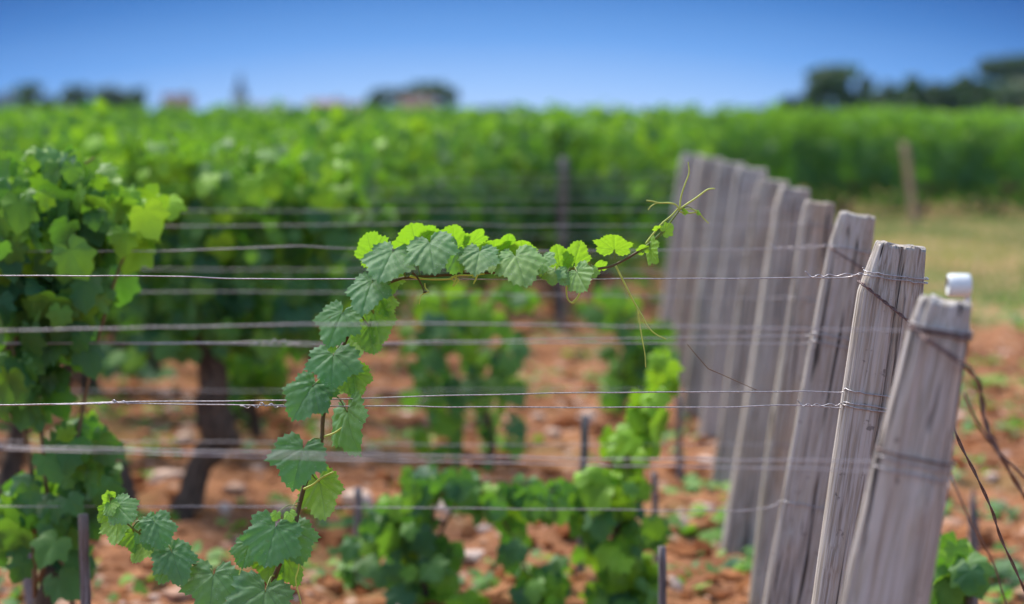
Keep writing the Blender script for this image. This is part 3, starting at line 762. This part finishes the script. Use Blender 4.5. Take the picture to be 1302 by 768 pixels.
row_wire(3, [(-80, 372), (300, 371), (640, 374), (1010, 380)], R0, 'middle wire on ' + pd[3], seed=12)
row_wire(3, [(-80, 560), (300, 562), (600, 566), (990, 565)], R0, 'lowest wire on ' + pd[3], seed=13)
row_wire(4, [(-80, 268), (400, 268), (1000, 267)], R0, 'topmost blurred wire on ' + pd[4], seed=14)
row_wire(4, [(-80, 341), (400, 343), (985, 345)], R0, 'middle blurred wire on ' + pd[4], seed=15)
row_wire(4, [(-80, 497), (400, 497), (965, 495)], R0, 'lowest blurred wire on ' + pd[4], seed=16)
row_wire(5, [(-80, 256), (970, 252)], R0, 'top blurred wire on ' + pd[5], seed=17)
row_wire(5, [(-80, 330), (960, 322)], R0, 'lower blurred wire on ' + pd[5], seed=18)
row_wire(6, [(-80, 244), (945, 240)], R0, 'top blurred wire on ' + pd[6], seed=19)
row_wire(6, [(-80, 302), (935, 300)], R0, 'lower blurred wire on ' + pd[6], seed=20)
row_wire(7, [(-80, 232), (920, 230)], R0, 'blurred wire on ' + pd[7], seed=21)
row_wire(8, [(-80, 224), (897, 222)], R0, 'blurred wire on ' + pd[8], seed=22)

# wire knots on the focused middle wires
def knot(px, py, d, w, label, n=70, turns=5, r=.0010, amp=.003):
    mb = MB(); q = []
    for i in range(n):
        u = i / (n - 1); x = px - w / 2 + w * u; b = P(x, py + math.sin(u * 9) * 1.2, d)
        a = amp * math.sin(math.pi * min(1, u * 1.1)) * (.4 + .6 * abs(math.sin(u * 11)))
        q.append(np.array([b.x, d + math.cos(u * turns * 6.28) * a, b.z + math.sin(u * turns * 6.28) * a]))
    tube(mb, q, r, 5)
    tag(mb.build('wire_knot', M_WIRE), label, 'wire knot', 'twisted splices on the trellis wires')
knot(148, 512, 3.6, 62, 'twisted wire splice on the sharp middle wire at far left')
knot(336, 516, 3.6, 62, 'curly wire splice on the lower sharp wire left of the hanging leaf', amp=.004)
knot(352, 436, 4.7, 60, 'blurred wire splice on the wire behind, above the curly splice', amp=.005)

# diagonal brace wires tied over the posts and guy wires running down to the right
def guy(pts, r, label, mat=M_RUST, twist=0.0, strands=1):
    mb = MB(); base = catmull([np.array(P(x, y, d)) for x, y, d in pts], 10); n = len(base)
    for s_ in range(strands):
        q = [b + np.array([math.cos(i * .9 + s_ * 3.14), math.sin(i * .9 + s_ * 3.14) * .5, math.sin(i * .9 + s_ * 3.14)]) * twist for i, b in enumerate(base)]
        tube(mb, q, r, 6)
    tag(mb.build('guy_wire', mat), label, 'guy wire', 'brace wires of the end posts')
def brace(k, pa, pb, tailpts, label, r=.0013, mat=M_RUST, strands=2):
    """runs over the post's front face from pixel pa to pixel pb, then on along tailpts"""
    p = POSTS[k]; d = p.T.y; fr = d - p.dep / 2 - .006; mb = MB(); q = []
    A = P(pa[0], pa[1], fr); B = P(pb[0], pb[1], fr)
    base = [np.array(A) + np.array([-.004, p.dep * .4, .004])] + [np.array(A + (B - A) * u) for u in np.linspace(0, 1, 7)]
    base += [np.array(P(x, y, dd)) for x, y, dd in tailpts]
    if k == 0:
        for q2 in (0, 1): p.loop(mb, P(1200, 419 + q2 * 3, d).z, .0015, -175, 185, dz=.003 - .005 * q2, seed=q2)
        p.loop(mb, P(1160, 577, d).z, .0012, -175, 185, dz=-.006, seed=5)
    base = catmull(base, 8)
    for s_ in range(strands):
        qq = [b + np.array([math.cos(i * .55 + s_ * 3.14), math.sin(i * .55 + s_ * 3.14) * .6, math.sin(i * .55 + s_ * 3.14)]) * r * 1.1 for i, b in enumerate(base)]
        tube(mb, qq, r, 6)
    tag(mb.build('guy_wire', mat), label, 'guy wire', 'brace wires of the end posts')
brace(1, (1098, 362), (1180, 428), [(1195, 470, 3.62), (1206, 520, 3.64), (1219, 560, 3.66), (1241, 604, 3.68), (1261, 648, 3.7), (1273, 685, 3.72), (1296, 735, 3.75), (1322, 800, 3.8), (1395, 1010, 3.9), (1440, 1160, 3.95)],
      'dark twisted guy wire from the sharp cracked post down to the lower right')
brace(0, (1178, 430), (1228, 464), [(1245, 490, 2.79), (1252, 530, 2.81), (1262, 560, 2.81), (1281, 594, 2.83), (1302, 630, 2.98), (1340, 690, 3.0), (1500, 1040, 3.1), (1560, 1300, 3.2)],
      'blurred brown guy wire from the nearest post to the right edge', r=.0017)
guy([(1203, 588, 2.83), (1229, 652, 2.82), (1262, 714, 3.0), (1282, 775, 3.05), (1330, 900, 3.1), (1420, 1300, 3.2)], .0012, 'thin blurred loose wire hanging beside the nearest post')
guy([(1226, 500, 2.79), (1244, 540, 2.82), (1270, 575, 2.84), (1300, 605, 3.0), (1380, 700, 3.1), (1600, 1300, 3.2)], .0016, 'second blurred brown wire curving from the nearest post to the right edge')
brace(2, (1060, 318), (1108, 348), [(1130, 372, 4.74)], 'short diagonal brace wire across the leaning post left of the sharp one', r=.0011)

# white insulator on the nearest post: a collar clipped behind its top right corner
def insulator():
    d = 2.78; c = P(1220, 363, d); r = empty('white_insulator', P(1226, 378, d), 'white plastic fence insulator clipped behind the top of the nearest post', 'insulator')
    o = np.array(r.location); mb = MB(); w = .0115
    prof = [(0, .0095), (.0012, .0118), (.005, .0122), (.012, .0122), (.019, .0122), (.0228, .0118), (.024, .0095)]
    prof = [(x * 1.12, q * 1.12) for x, q in prof]; n = 28; V = []; F = []
    for x, q in prof:
        a = np.linspace(0, 2 * np.pi, n, endpoint=False)
        V.append(np.column_stack([np.full(n, x - .0142), np.cos(a) * q, np.sin(a) * q]))
    for j in range(len(prof) - 1):
        for i in range(n): F.append((j * n + i, j * n + (i + 1) % n, (j + 1) * n + (i + 1) % n, (j + 1) * n + i))
    F.append(tuple(range(n))); F.append(tuple((len(prof) - 1) * n + i for i in range(n - 1, -1, -1)))
    mb.add(np.concatenate(V) + np.array(c) - o, F); mb.build('collar', M_WHITE, r)
    b = MB(); boxm(b, np.array(P(1230, 392, d)) - o, (.006, .005, .05)); b.build('bracket', M_WHITE, r, smooth=False)
insulator()

# ------------------------------------------------------------------ the sharp vine
HD = 3.6
def hero():
    rng = np.random.RandomState(77)
    b = P(350, 1180, HD); b.z = 0
    root = empty('grapevine', b, 'sharp in-focus vine whose leafy shoot arches up and right along the top wire', 'grapevine'); o = np.array(b)
    tr = MB(); tube(tr, catmull([np.array(P(x, y, HD)) - o for x, y in [(350, 1190), (338, 1050), (350, 950), (342, 860)]], 6), [.028, .022, .024, .018], 12, rough=.14, seed=6); tr.build('trunk', M_BARK, root)
    main = [(342, 865, 0), (338, 790, 0), (345, 748, 0), (356, 716, -.01), (372, 680, -.01), (379, 649, 0), (388, 615, 0), (400, 585, 0), (409, 559, 0), (411, 529, 0), (420, 495, .01), (430, 458, .01), (440, 432, .01), (455, 402, 0),
            (474, 376, 0), (494, 360, 0), (516, 353, 0), (545, 351, -.005), (590, 348, 0), (640, 346, 0), (690, 345, 0), (735, 344, 0), (765, 341, 0), (783, 336, 0), (808, 322, 0), (828, 308, 0), (845, 291, 0), (858, 275, 0), (865, 266, 0)]
    mp = catmull([np.array(P(x, y, HD + dz)) - o for x, y, dz in main], 6)
    nn = len(mp); u = np.linspace(0, 1, nn); ridx = np.interp(u, [0, .2, .6, .9, 1], [.0042, .0035, .0023, .0018, .0010])
    # swollen nodes
    ridx = ridx * (1 + .35 * (np.abs(((u * 24) % 1) - .5) < .06))
    c1 = int(nn * .86); mbx = MB(); tube(mbx, mp[:c1 + 1], list(ridx[:c1 + 1]), 8); mbx.build('cane', M_CANE, root)
    mbx = MB(); tube(mbx, mp[c1:], list(ridx[c1:]), 8); mbx.build('shoot_tip', M_CANEG, root)
    side = [(338, 800, 0), (310, 765, -.01), (283, 745, -.02), (255, 722, -.02), (225, 704, -.02), (198, 690, -.02), (172, 674, -.02), (152, 655, -.02), (142, 638, -.02), (138, 630, -.02)]
    sp = catmull([np.array(P(x, y, HD + dz)) - o for x, y, dz in side], 6)
    mbx = MB(); tube(mbx, sp, [.0032, .0022, .001], 8); mbx.build('side_shoot', M_CANEG, root)
    allc = np.concatenate([mp, sp])
    # leaves: (junction px, tip px, true width px, view, leaf tone, depth, twist)   view 'T' upper side to the camera, 'B' underside
    LV = [
     (500, 314, 478, 358, 54, 'T', .12, -.02, 10), (546, 303, 556, 350, 58, 'T', .22, -.045, -8), (582, 312, 571, 344, 46, 'T', .18, -.02, -25), (610, 314, 603, 346, 46, 'T', .28, -.03, 18),
     (634, 318, 624, 338, 40, 'T', .34, -.01, 30), (655, 320, 672, 361, 50, 'T', .40, -.035, -12), (690, 322, 688, 345, 34, 'T', .36, -.015, 10), (733, 341, 744, 364, 46, 'T', .45, -.03, 8), (722, 342, 712, 356, 30, 'T', .4, -.02, 0),
     (474, 330, 466, 302, 44, 'B', .55, .02, 10), (530, 318, 524, 290, 52, 'B', .6, .02, 10), (545, 312, 541, 287, 40, 'B', .55, .03, -20), (578, 316, 575, 290, 42, 'B', .62, .02, 0), (600, 312, 612, 293, 26, 'B', .7, .02, 50),
     (628, 322, 628, 303, 38, 'B', .7, .02, 10), (663, 326, 664, 308, 36, 'B', .75, .02, 10), (642, 322, 648, 304, 30, 'B', .6, .025, 20), (712, 342, 708, 316, 36, 'B', .75, .015, -20), (730, 338, 738, 313, 34, 'B', .8, .012, 25),
     (706, 340, 700, 362, 30, 'T', .42, -.02, 15), (752, 340, 756, 354, 20, 'T', .5, -.01, -20), (757, 342, 752, 328, 20, 'B', .8, .01, 0), (812, 320, 806, 308, 13, 'B', .9, 0, 0),
     (688, 340, 676, 352, 26, 'B', .7, .01, 0), (635, 340, 640, 352, 22, 'B', .8, .01, 0),
     (474, 352, 458, 394, 56, 'T', .05, -.03, 10), (496, 348, 498, 388, 40, 'B', .45, .015, 50), (476, 372, 486, 408, 40, 'B', .4, .02, -30),
     (436, 396, 418, 436, 66, 'T', .04, -.03, 6), (468, 396, 480, 442, 44, 'B', .4, .015, 30), (462, 412, 466, 452, 42, 'B', .38, .01, -25), (448, 428, 446, 462, 34, 'B', .4, .02, 30),
     (424, 449, 424, 487, 68, 'T', .04, -.03, 0), (444, 474, 450, 512, 42, 'B', .5, .02, 10), (430, 470, 440, 506, 34, 'B', .45, .02, -30),
     (399, 488, 373, 528, 62, 'T', .04, -.03, 14), (403, 488, 412, 526, 46, 'T', .05, -.02, -18), (441, 520, 447, 580, 48, 'T', .06, 0, 66),
     (386, 568, 374, 615, 78, 'T', .03, -.03, 4), (406, 610, 418, 660, 56, 'B', .42, .01, 22),
     (351, 668, 340, 716, 88, 'T', .03, -.035, 0), (370, 672, 388, 712, 54, 'T', .03, -.005, -30), (318, 690, 308, 722, 36, 'T', .02, .01, 20), (360, 706, 388, 742, 56, 'B', .38, .01, 10), (346, 706, 340, 742, 46, 'B', .35, .02, -10),
     (338, 748, 332, 800, 92, 'T', .03, -.04, 0), (272, 728, 268, 782, 72, 'T', .03, -.03, 8), (300, 742, 306, 770, 40, 'T', .04, 0, -30),
     (218, 700, 240, 742, 54, 'T', .04, -.035, -14), (222, 698, 204, 736, 44, 'T', .04, -.015, 25), (196, 662, 214, 698, 46, 'T', .08, -.03, -20), (184, 664, 192, 700, 38, 'T', .08, -.015, 30), (148, 642, 176, 662, 34, 'T', .25, -.03, -20),
     (150, 656, 152, 694, 40, 'B', .25, .01, 20), (172, 676, 176, 708, 36, 'B', .35, .01, -20), (186, 688, 172, 718, 24, 'B', .4, 0, 40), (140, 646, 128, 662, 30, 'B', .6, -.01, 0), (140, 636, 130, 628, 12, 'T', .85, -.02, 20), (138, 632, 148, 625, 12, 'T', .9, -.02, 0), (140, 640, 144, 652, 24, 'T', .6, -.03, 0),
     (352, 652, 348, 662, 12, 'T', .9, -.04, 0), (368, 652, 372, 664, 13, 'T', .9, -.04, 0), (422, 440, 424, 450, 11, 'T', .85, -.05, 0),
     (774, 318, 771, 292, 44, 'B', .78, 0, -12), (838, 294, 848, 285, 20, 'B', .92, -.005, 0), (836, 291, 832, 287, 10, 'T', .95, -.005, 0), (826, 315, 836, 339, 20, 'T', .6, 0, 60),
     (868, 269, 875, 271, 7, 'T', .8, 0, 40), (886, 270, 891, 273, 6, 'T', .8, 0, 20)]
    for (jx, jy, tx, ty, w, view, age, dz, tw) in LV:
        if 440 < jx < 745 and jy < 360 and w > 24:
            if view == 'T': jy += 4; ty += 4; age *= .8
            else: jy -= 2; ty -= 8; w *= 1.15; tw *= .6
        elif view == 'B' and jx > 425 and jy < 540: jx += 7; tx += 9; w *= 1.1
        j = np.array(P(jx, jy, HD + dz)); t = np.array(P(tx, ty, HD + dz)); dv = t - j; dv[1] = 0; ln = np.linalg.norm(dv); ti = dv / ln
        tw += rng.uniform(-14, 14)
        if view == 'T': age += rng.uniform(-.03, .10)
        size = (w * rng.uniform(.86, 1.02) * HD / FPX) / 1.24; q_ = ln / (size * 1.06); 
        if q_ > 1: size *= q_; q_ = 1.0
        if view == 'B': age = max(age, .46 + .12 * rng.rand())  # backlit look of the undersides put into the leaf tone, beyond real age
        qm = .94 if view == 'B' else (.64 if jy < 365 and jx > 440 else .82)
        if q_ > qm: size *= (q_ / qm) ** .35; q_ = qm
        s_ = math.sqrt(1 - q_ * q_); cam_ = np.array([0, -1.0, 0])
        tt_ = q_ * ti + s_ * cam_ * (1 if view == 'T' else 1)
        n_ = q_ * cam_ - s_ * ti
        R = Matrix.Rotation(rad(tw), 3, Vector(tt_)); n_ = np.array(R @ Vector(n_))
        if view == 'B': n_ = -n_
        mb = MB()
        add_leaf(mb, T_HI, np.zeros(3), n_, tt_, size, rng, age, curl=.6 if view == 'T' else .5, hi=True)
        lf = mb.build('leaf', M_LEAF_H, root, loc=j - o)
        # petiole to the nearest cane point
        k = allc[np.argmin(np.linalg.norm((allc - (j - o)) * np.array([1, .3, 1]) + ti * .012, axis=1))] - (j - o)
        if np.linalg.norm(k) > .003:
            pm = MB(); mid = k * .5 + np.array([0, 0, .006 if view == 'T' else -.003])
            tube(pm, catmull([k, mid, tt_ * size * .07 - n_ * .001], 6), [.0015, .0010] if w > 25 else [.0008, .0006], 6)
            pm.build('petiole', M_CANEG, lf)
    def tendril(pts, r, dz=0.0, mat=M_TEND):
        m = MB(); tube(m, catmull([np.array(P(x, y, HD + dz)) - o for x, y in pts], 8), [q * 1.6 for q in r], 6); m.build('tendril', mat, root)
    tendril([(864, 266), (866, 250), (871, 234), (876, 220), (875, 206)], [.0010, .0006])
    tendril([(864, 266), (874, 259), (886, 251), (898, 242), (904, 240), (909, 240)], [.0010, .0007])
    tendril([(864, 268), (860, 261), (851, 258), (838, 258), (830, 256), (822, 255)], [.0010, .0007])
    tendril([(846, 258), (836, 258), (828, 262), (824, 267)], [.0007, .0005])
    tendril([(864, 269), (876, 271), (888, 270), (893, 276), (901, 284)], [.0009, .0006])
    tendril([(888, 270), (880, 266), (868, 266)], [.0008, .0006])
    tendril([(821, 310), (830, 298), (842, 284), (854, 274), (863, 264)], [.0011, .0008], .004)
    tendril([(783, 338), (792, 356), (802, 376), (812, 394), (824, 415), (834, 425), (847, 431)], [.0012, .0009, .0005])
    tendril([(811, 392), (813, 408), (816, 428), (820, 450), (821, 467)], [.0009, .0005])
    tendril([(736, 352), (730, 368), (738, 366), (736, 376), (729, 385), (722, 380), (720, 366), (722, 354)], [.0008, .0008])
    tendril([(742, 352), (740, 364), (734, 378), (727, 385)], [.0007, .0006])
    tendril([(521, 351), (534, 354), (550, 355), (566, 355), (574, 354), (584, 350), (600, 350), (616, 348)], [.0013, .0010, .0007], -.006)
    tendril([(574, 354), (580, 350), (578, 358), (574, 352), (583, 356), (576, 364), (578, 358)], [.0008, .0006], -.008)
    tendril([(608, 349), (604, 356), (602, 361), (606, 353), (600, 352)], [.0007, .0005], -.006)
    tendril([(524, 346), (530, 352), (536, 362), (540, 372), (542, 370), (538, 373)], [.0012, .0008, .0006], -.008, M_CANE)
    tendril([(540, 360), (541, 366), (545, 371), (540, 373), (535, 376), (533, 387)], [.0007, .0005], -.008)
    tendril([(386, 622), (398, 616), (408, 608), (424, 600)], [.0012, .0009], -.01)
    tendril([(409, 556), (424, 551), (436, 543), (444, 536)], [.0011, .0008], 0)
    tendril([(360, 700), (376, 708), (380, 720), (376, 738), (381, 760), (388, 790)], [.0009, .0006], -.02)
    tendril([(874, 438), (884, 450), (898, 466), (901, 469), (915, 475), (935, 484), (962, 496)], [.0004, .0005, .0003], 0, M_BROWN)
hero()

# ------------------------------------------------------------------ far things: trees, hill, village
def far_tree(px, ytop, wpx, d, label, seed, grp='trees on the horizon', name='tree', base=0.0, trunk=True):
    rng = np.random.RandomState(seed); t = P(px, ytop, d); h = t.z - base; w = wpx * d / FPX
    r = empty(name, (t.x, d, base), label, 'tree', grp); w *= 1.35; h *= 1.2
    mb = MB(); tube(mb, catmull([(0, 0, -.3), (.1, 0, h * .25), (-.1, .1, h * .55), (0, 0, h * .8)], 5), [h * .035, h * .025, h * .012], 8, rough=.1)
    for i in range(5):
        a = rng.rand() * 6.3; z = h * rng.uniform(.3, .55)
        tube(mb, catmull([(0, 0, z), (math.cos(a) * w * .15, math.sin(a) * w * .15, z + h * .12), (math.cos(a) * w * .32, math.sin(a) * w * .32, z + h * .2)], 3), [h * .014, h * .005], 5)
    mb.build('trunk', M_TBARK, r)
    cm = MB(); cl = []
    for i in range(26):
        z = rng.uniform(.22, .93); rr = math.sin(math.pi * min(1, (z * .9 + .05))) ** .6
        a = rng.rand() * 6.3; q = math.sqrt(rng.rand()) * rr * w * .40
        cl.append((q * math.cos(a), q * math.sin(a), z * h, w * rng.uniform(.09, .16)))
    for (cx, cy, cz, cr_) in cl:
        for i in range(70):
            v = rng.normal(size=3); v /= np.linalg.norm(v); rr = cr_ * rng.uniform(.5, 1.05)
            add_leaf(cm, T_LO, np.array([cx, cy, min(cz, h - cr_ * .8)]) + v * rr * np.array([1, 1, .8]), v + rng.normal(0, .4, 3), rng.normal(size=3), w * .05, rng, float(rng.rand() ** 2))
    cm.build('crown', M_TREE, r)
far_tree(40, 113, 56, 420, 'dark tree at the far left end of the horizon', 1)
far_tree(93, 114, 46, 420, 'dark tree second from the left on the horizon', 2)
far_tree(152, 115, 62, 430, 'dark tree third from the left on the horizon', 3)
far_tree(345, 140, 50, 520, 'low bluish tree right of the distant spire', 4)
far_tree(500, 119, 60, 480, 'dark broad tree left of the house roof at centre', 5)
far_tree(547, 112, 62, 480, 'dark broad tree right of and taller than its neighbour at centre', 6)
far_tree(605, 140, 40, 500, 'small low tree just right of the central tree pair', 7)
far_tree(640, 138, 46, 520, 'small low blurred tree right of centre on the horizon', 8)
far_tree(1072, 93, 82, 250, 'large round dark tree on the right horizon', 9)
far_tree(1020, 128, 60, 260, 'low bush-like tree left of the large round tree', 10)
far_tree(1135, 112, 50, 240, 'medium tree immediately right of the large round tree', 11)
far_tree(1178, 106, 60, 230, 'medium tree midway between the round tree and the hill', 12)
far_tree(1228, 104, 62, 230, 'dark tree at the foot of the hill at right', 13)
far_tree(975, 140, 60, 300, 'lowest bush at the right end of the open horizon', 14)
far_tree(1105, 122, 60, 280, 'low dark tree in the gap right behind the large round tree', 21)
far_tree(1157, 122, 60, 270, 'low tree in the middle of the right treeline', 22)
far_tree(1204, 116, 60, 260, 'broad tree just left of the tree at the foot of the hill', 23)
far_tree(1262, 112, 56, 240, 'dark tree in front of the hill slope', 24)
far_tree(1300, 118, 56, 235, 'dark tree in front of the hill at the right edge', 25)
def hill():
    # a low vineyard hill on the right
    nx, ny = 50, 40; xs = np.linspace(14, 190, nx); ys = np.linspace(190, 520, ny); X, Y = np.meshgrid(xs, ys)
    H = 8.5 * np.exp(-(((X - 80) / 19) ** 2 + ((Y - 330) / 75) ** 2)) + 9 * np.exp(-(((X - 125) / 26) ** 2 + ((Y - 340) / 90) ** 2)) + fbm(X * .05, Y * .05, 3) * 1.0 - .4
    i = (np.arange(ny - 1)[:, None] * nx + np.arange(nx - 1)[None, :]).ravel()
    mb = MB(); mb.add(np.column_stack([X.ravel(), Y.ravel(), H.ravel()]), np.column_stack([i, i + 1, i + nx + 1, i + nx]).tolist())
    k = NT('hill_field'); n = k.noise(k.pos(), .06, 4); rows = k.n('ShaderNodeTexWave'); k.put(rows.inputs['Vector'], k.pos()); rows.inputs['Scale'].default_value = .5
    col = k.mix(k.mr(n, .35, .65), (.035, .06, .025), (.075, .095, .035)); col = k.mix(k.math('MULTIPLY', rows.outputs['Fac'], .3), col, (.16, .12, .07))
    tag(mb.build('hill', k.done(k.bsdf(col, .95, .1, bump=n, bs=.5, bd=1.0))), kind='structure')
hill()
HT = [(1268, 78, 46, 310, 'tree on the crest of the hill, left one of the pair', 15), (1300, 74, 50, 320, 'tree on the crest of the hill at the right edge', 16)]
for px, yt, w, d, lab, sd_ in HT: far_tree(px, yt, w, d, lab, sd_, base=P(px, 106, d).z)

M_WALL = simple('rendered_wall', (.62, .55, .48), .9, .1, 0, .08, 2); M_ROOF = simple('clay_tiles', (.27, .16, .13), .85, .1, 0, .2, 3)
M_SLATE = simple('slate_roof', (.09, .12, .16), .6, .3, 0, .15, 3); M_GLASS = simple('dark_window', (.03, .035, .04), .2, .5, 0, .1, 2); M_SHUT = simple('shutter_wood', (.25, .27, .26), .7, .2, 0, .1, 4)
def house(px, ytop, wpx, d, label, mat=M_ROOF, seed=0, rz=.2):
    t = P(px, ytop, d); w = wpx * d / FPX; H = t.z; e = H * .62; dep = w * .6
    r = empty('house', (t.x, d, 0), label, 'house', 'village houses on the horizon'); r.rotation_euler.z = rz
    m = MB(); boxm(m, (0, 0, e / 2), (w, dep, e)); 
    m.add([[-w / 2, -dep / 2 + .003, e], [-w / 2, dep / 2 - .003, e], [-w / 2, 0, H - .15], [w / 2, -dep / 2 + .003, e], [w / 2, dep / 2 - .003, e], [w / 2, 0, H - .15]], [(0, 2, 1), (3, 4, 5), (0, 3, 5, 2), (1, 2, 5, 4)])
    m.build('wall', M_WALL, r, smooth=False)
    m = MB(); o_ = .35; th = .18; sl = (H - e) / (dep / 2)
    for s in (-1, 1):
        y0, z0 = s * (dep / 2 + o_), e - o_ * sl
        m.add([[-w / 2 - o_, y0, z0], [w / 2 + o_, y0, z0], [w / 2 + o_, 0, H], [-w / 2 - o_, 0, H], [-w / 2 - o_, y0, z0 + th], [w / 2 + o_, y0, z0 + th], [w / 2 + o_, 0, H + th], [-w / 2 - o_, 0, H + th]],
              [(0, 1, 2, 3), (7, 6, 5, 4), (0, 4, 5, 1), (0, 3, 7, 4), (1, 5, 6, 2)])
    rf = m.build('roof', mat, r, smooth=False)
    m = MB(); boxm(m, (w * .3, 0, H + .4), (.7, .6, 1.4)); m.build('chimney', M_WALL, rf, smooth=False)
    for i in range(3):
        x = (-.32 + .32 * i) * w; m = MB()
        boxm(m, (x, -dep / 2 - .02, e * .62), (.9, .1, 1.2)); wn = m.build('window', M_GLASS, r, smooth=False)
        for s in (-1, 1):
            m = MB(); boxm(m, (x + s * .72, -dep / 2 - .04, e * .62), (.5, .06, 1.25)); m.build('shutter', M_SHUT, wn, smooth=False)
house(2, 122, 30, 400, 'pale walled house cut by the left edge of the horizon', M_SLATE, 0)
house(226, 121, 36, 470, 'red-roofed house between the dark left trees and the spire')
house(415, 128, 46, 500, 'pinkish-roofed house left of the central trees', rz=-.15)
house(447, 132, 34, 530, 'smaller red-roofed house beside the pinkish-roofed one', rz=.3)
house(530, 124, 40, 440, 'brown-roofed pale house in front of the central tree pair')
house(785, 141, 44, 560, 'low distant house right of centre on the horizon', rz=.1)
house(360, 139, 36, 560, 'low slate-roofed house right of the spire', M_SLATE)
def church():
    d = 640; t = P(305, 92, d); H = t.z; w = 3.8
    r = empty('church', (t.x, d, 0), 'slender slate church spire rising above the left horizon', 'church')
    m = MB(); boxm(m, (0, 0, H * .24), (w, w, H * .48)); m.build('tower', M_WALL, r, smooth=False)
    m = MB(); n = 8; V = []; z0 = H * .48
    for (q, z) in ((w * .62, z0), (w * .40, z0 + (H - z0) * .25), (.12, H)): V += [[math.cos(a) * q, math.sin(a) * q, z] for a in np.linspace(0, 6.283, n, endpoint=False)]
    F = [(j * n + i, j * n + (i + 1) % n, (j + 1) * n + (i + 1) % n, (j + 1) * n + i) for j in range(2) for i in range(n)] + [tuple(range(n - 1, -1, -1)), tuple(range(2 * n, 3 * n))]
    m.add(V, F); m.build('spire', M_SLATE, r, smooth=False)
    m = MB(); boxm(m, (w * 1.9, 2, H * .13), (w * 3, w * 1.6, H * .26)); m.build('nave', M_WALL, r, smooth=False)
    m = MB(); x0, x1 = w * .4, w * 3.5
    m.add([[x0, 2 - w, H * .26], [x1, 2 - w, H * .26], [x1, 2, H * .38], [x0, 2, H * .38], [x0, 2 + w, H * .26], [x1, 2 + w, H * .26]], [(0, 1, 2, 3), (3, 2, 5, 4), (0, 3, 4), (1, 5, 2), (0, 4, 5, 1)]); m.build('roof', M_SLATE, r, smooth=False)
church()

# ------------------------------------------------------------------ air
def haze():
    x0, x1, y0, y1, z0, z1 = -400, 400, -45, 760, -1.5, 22
    mb = MB(); boxm(mb, ((x0 + x1) / 2, (y0 + y1) / 2, (z0 + z1) / 2), (x1 - x0, y1 - y0, z1 - z0))
    m = bpy.data.materials.new('haze'); m.use_nodes = True; t = m.node_tree; t.nodes.clear()
    o = t.nodes.new('ShaderNodeOutputMaterial'); v = t.nodes.new('ShaderNodeVolumePrincipled')
    v.inputs['Color'].default_value = (.72, .84, 1, 1); v.inputs['Density'].default_value = .00007; v.inputs['Anisotropy'].default_value = .2
    t.links.new(v.outputs[0], o.inputs['Volume'])
    tag(mb.build('haze', m, smooth=False), kind='stuff')
haze()
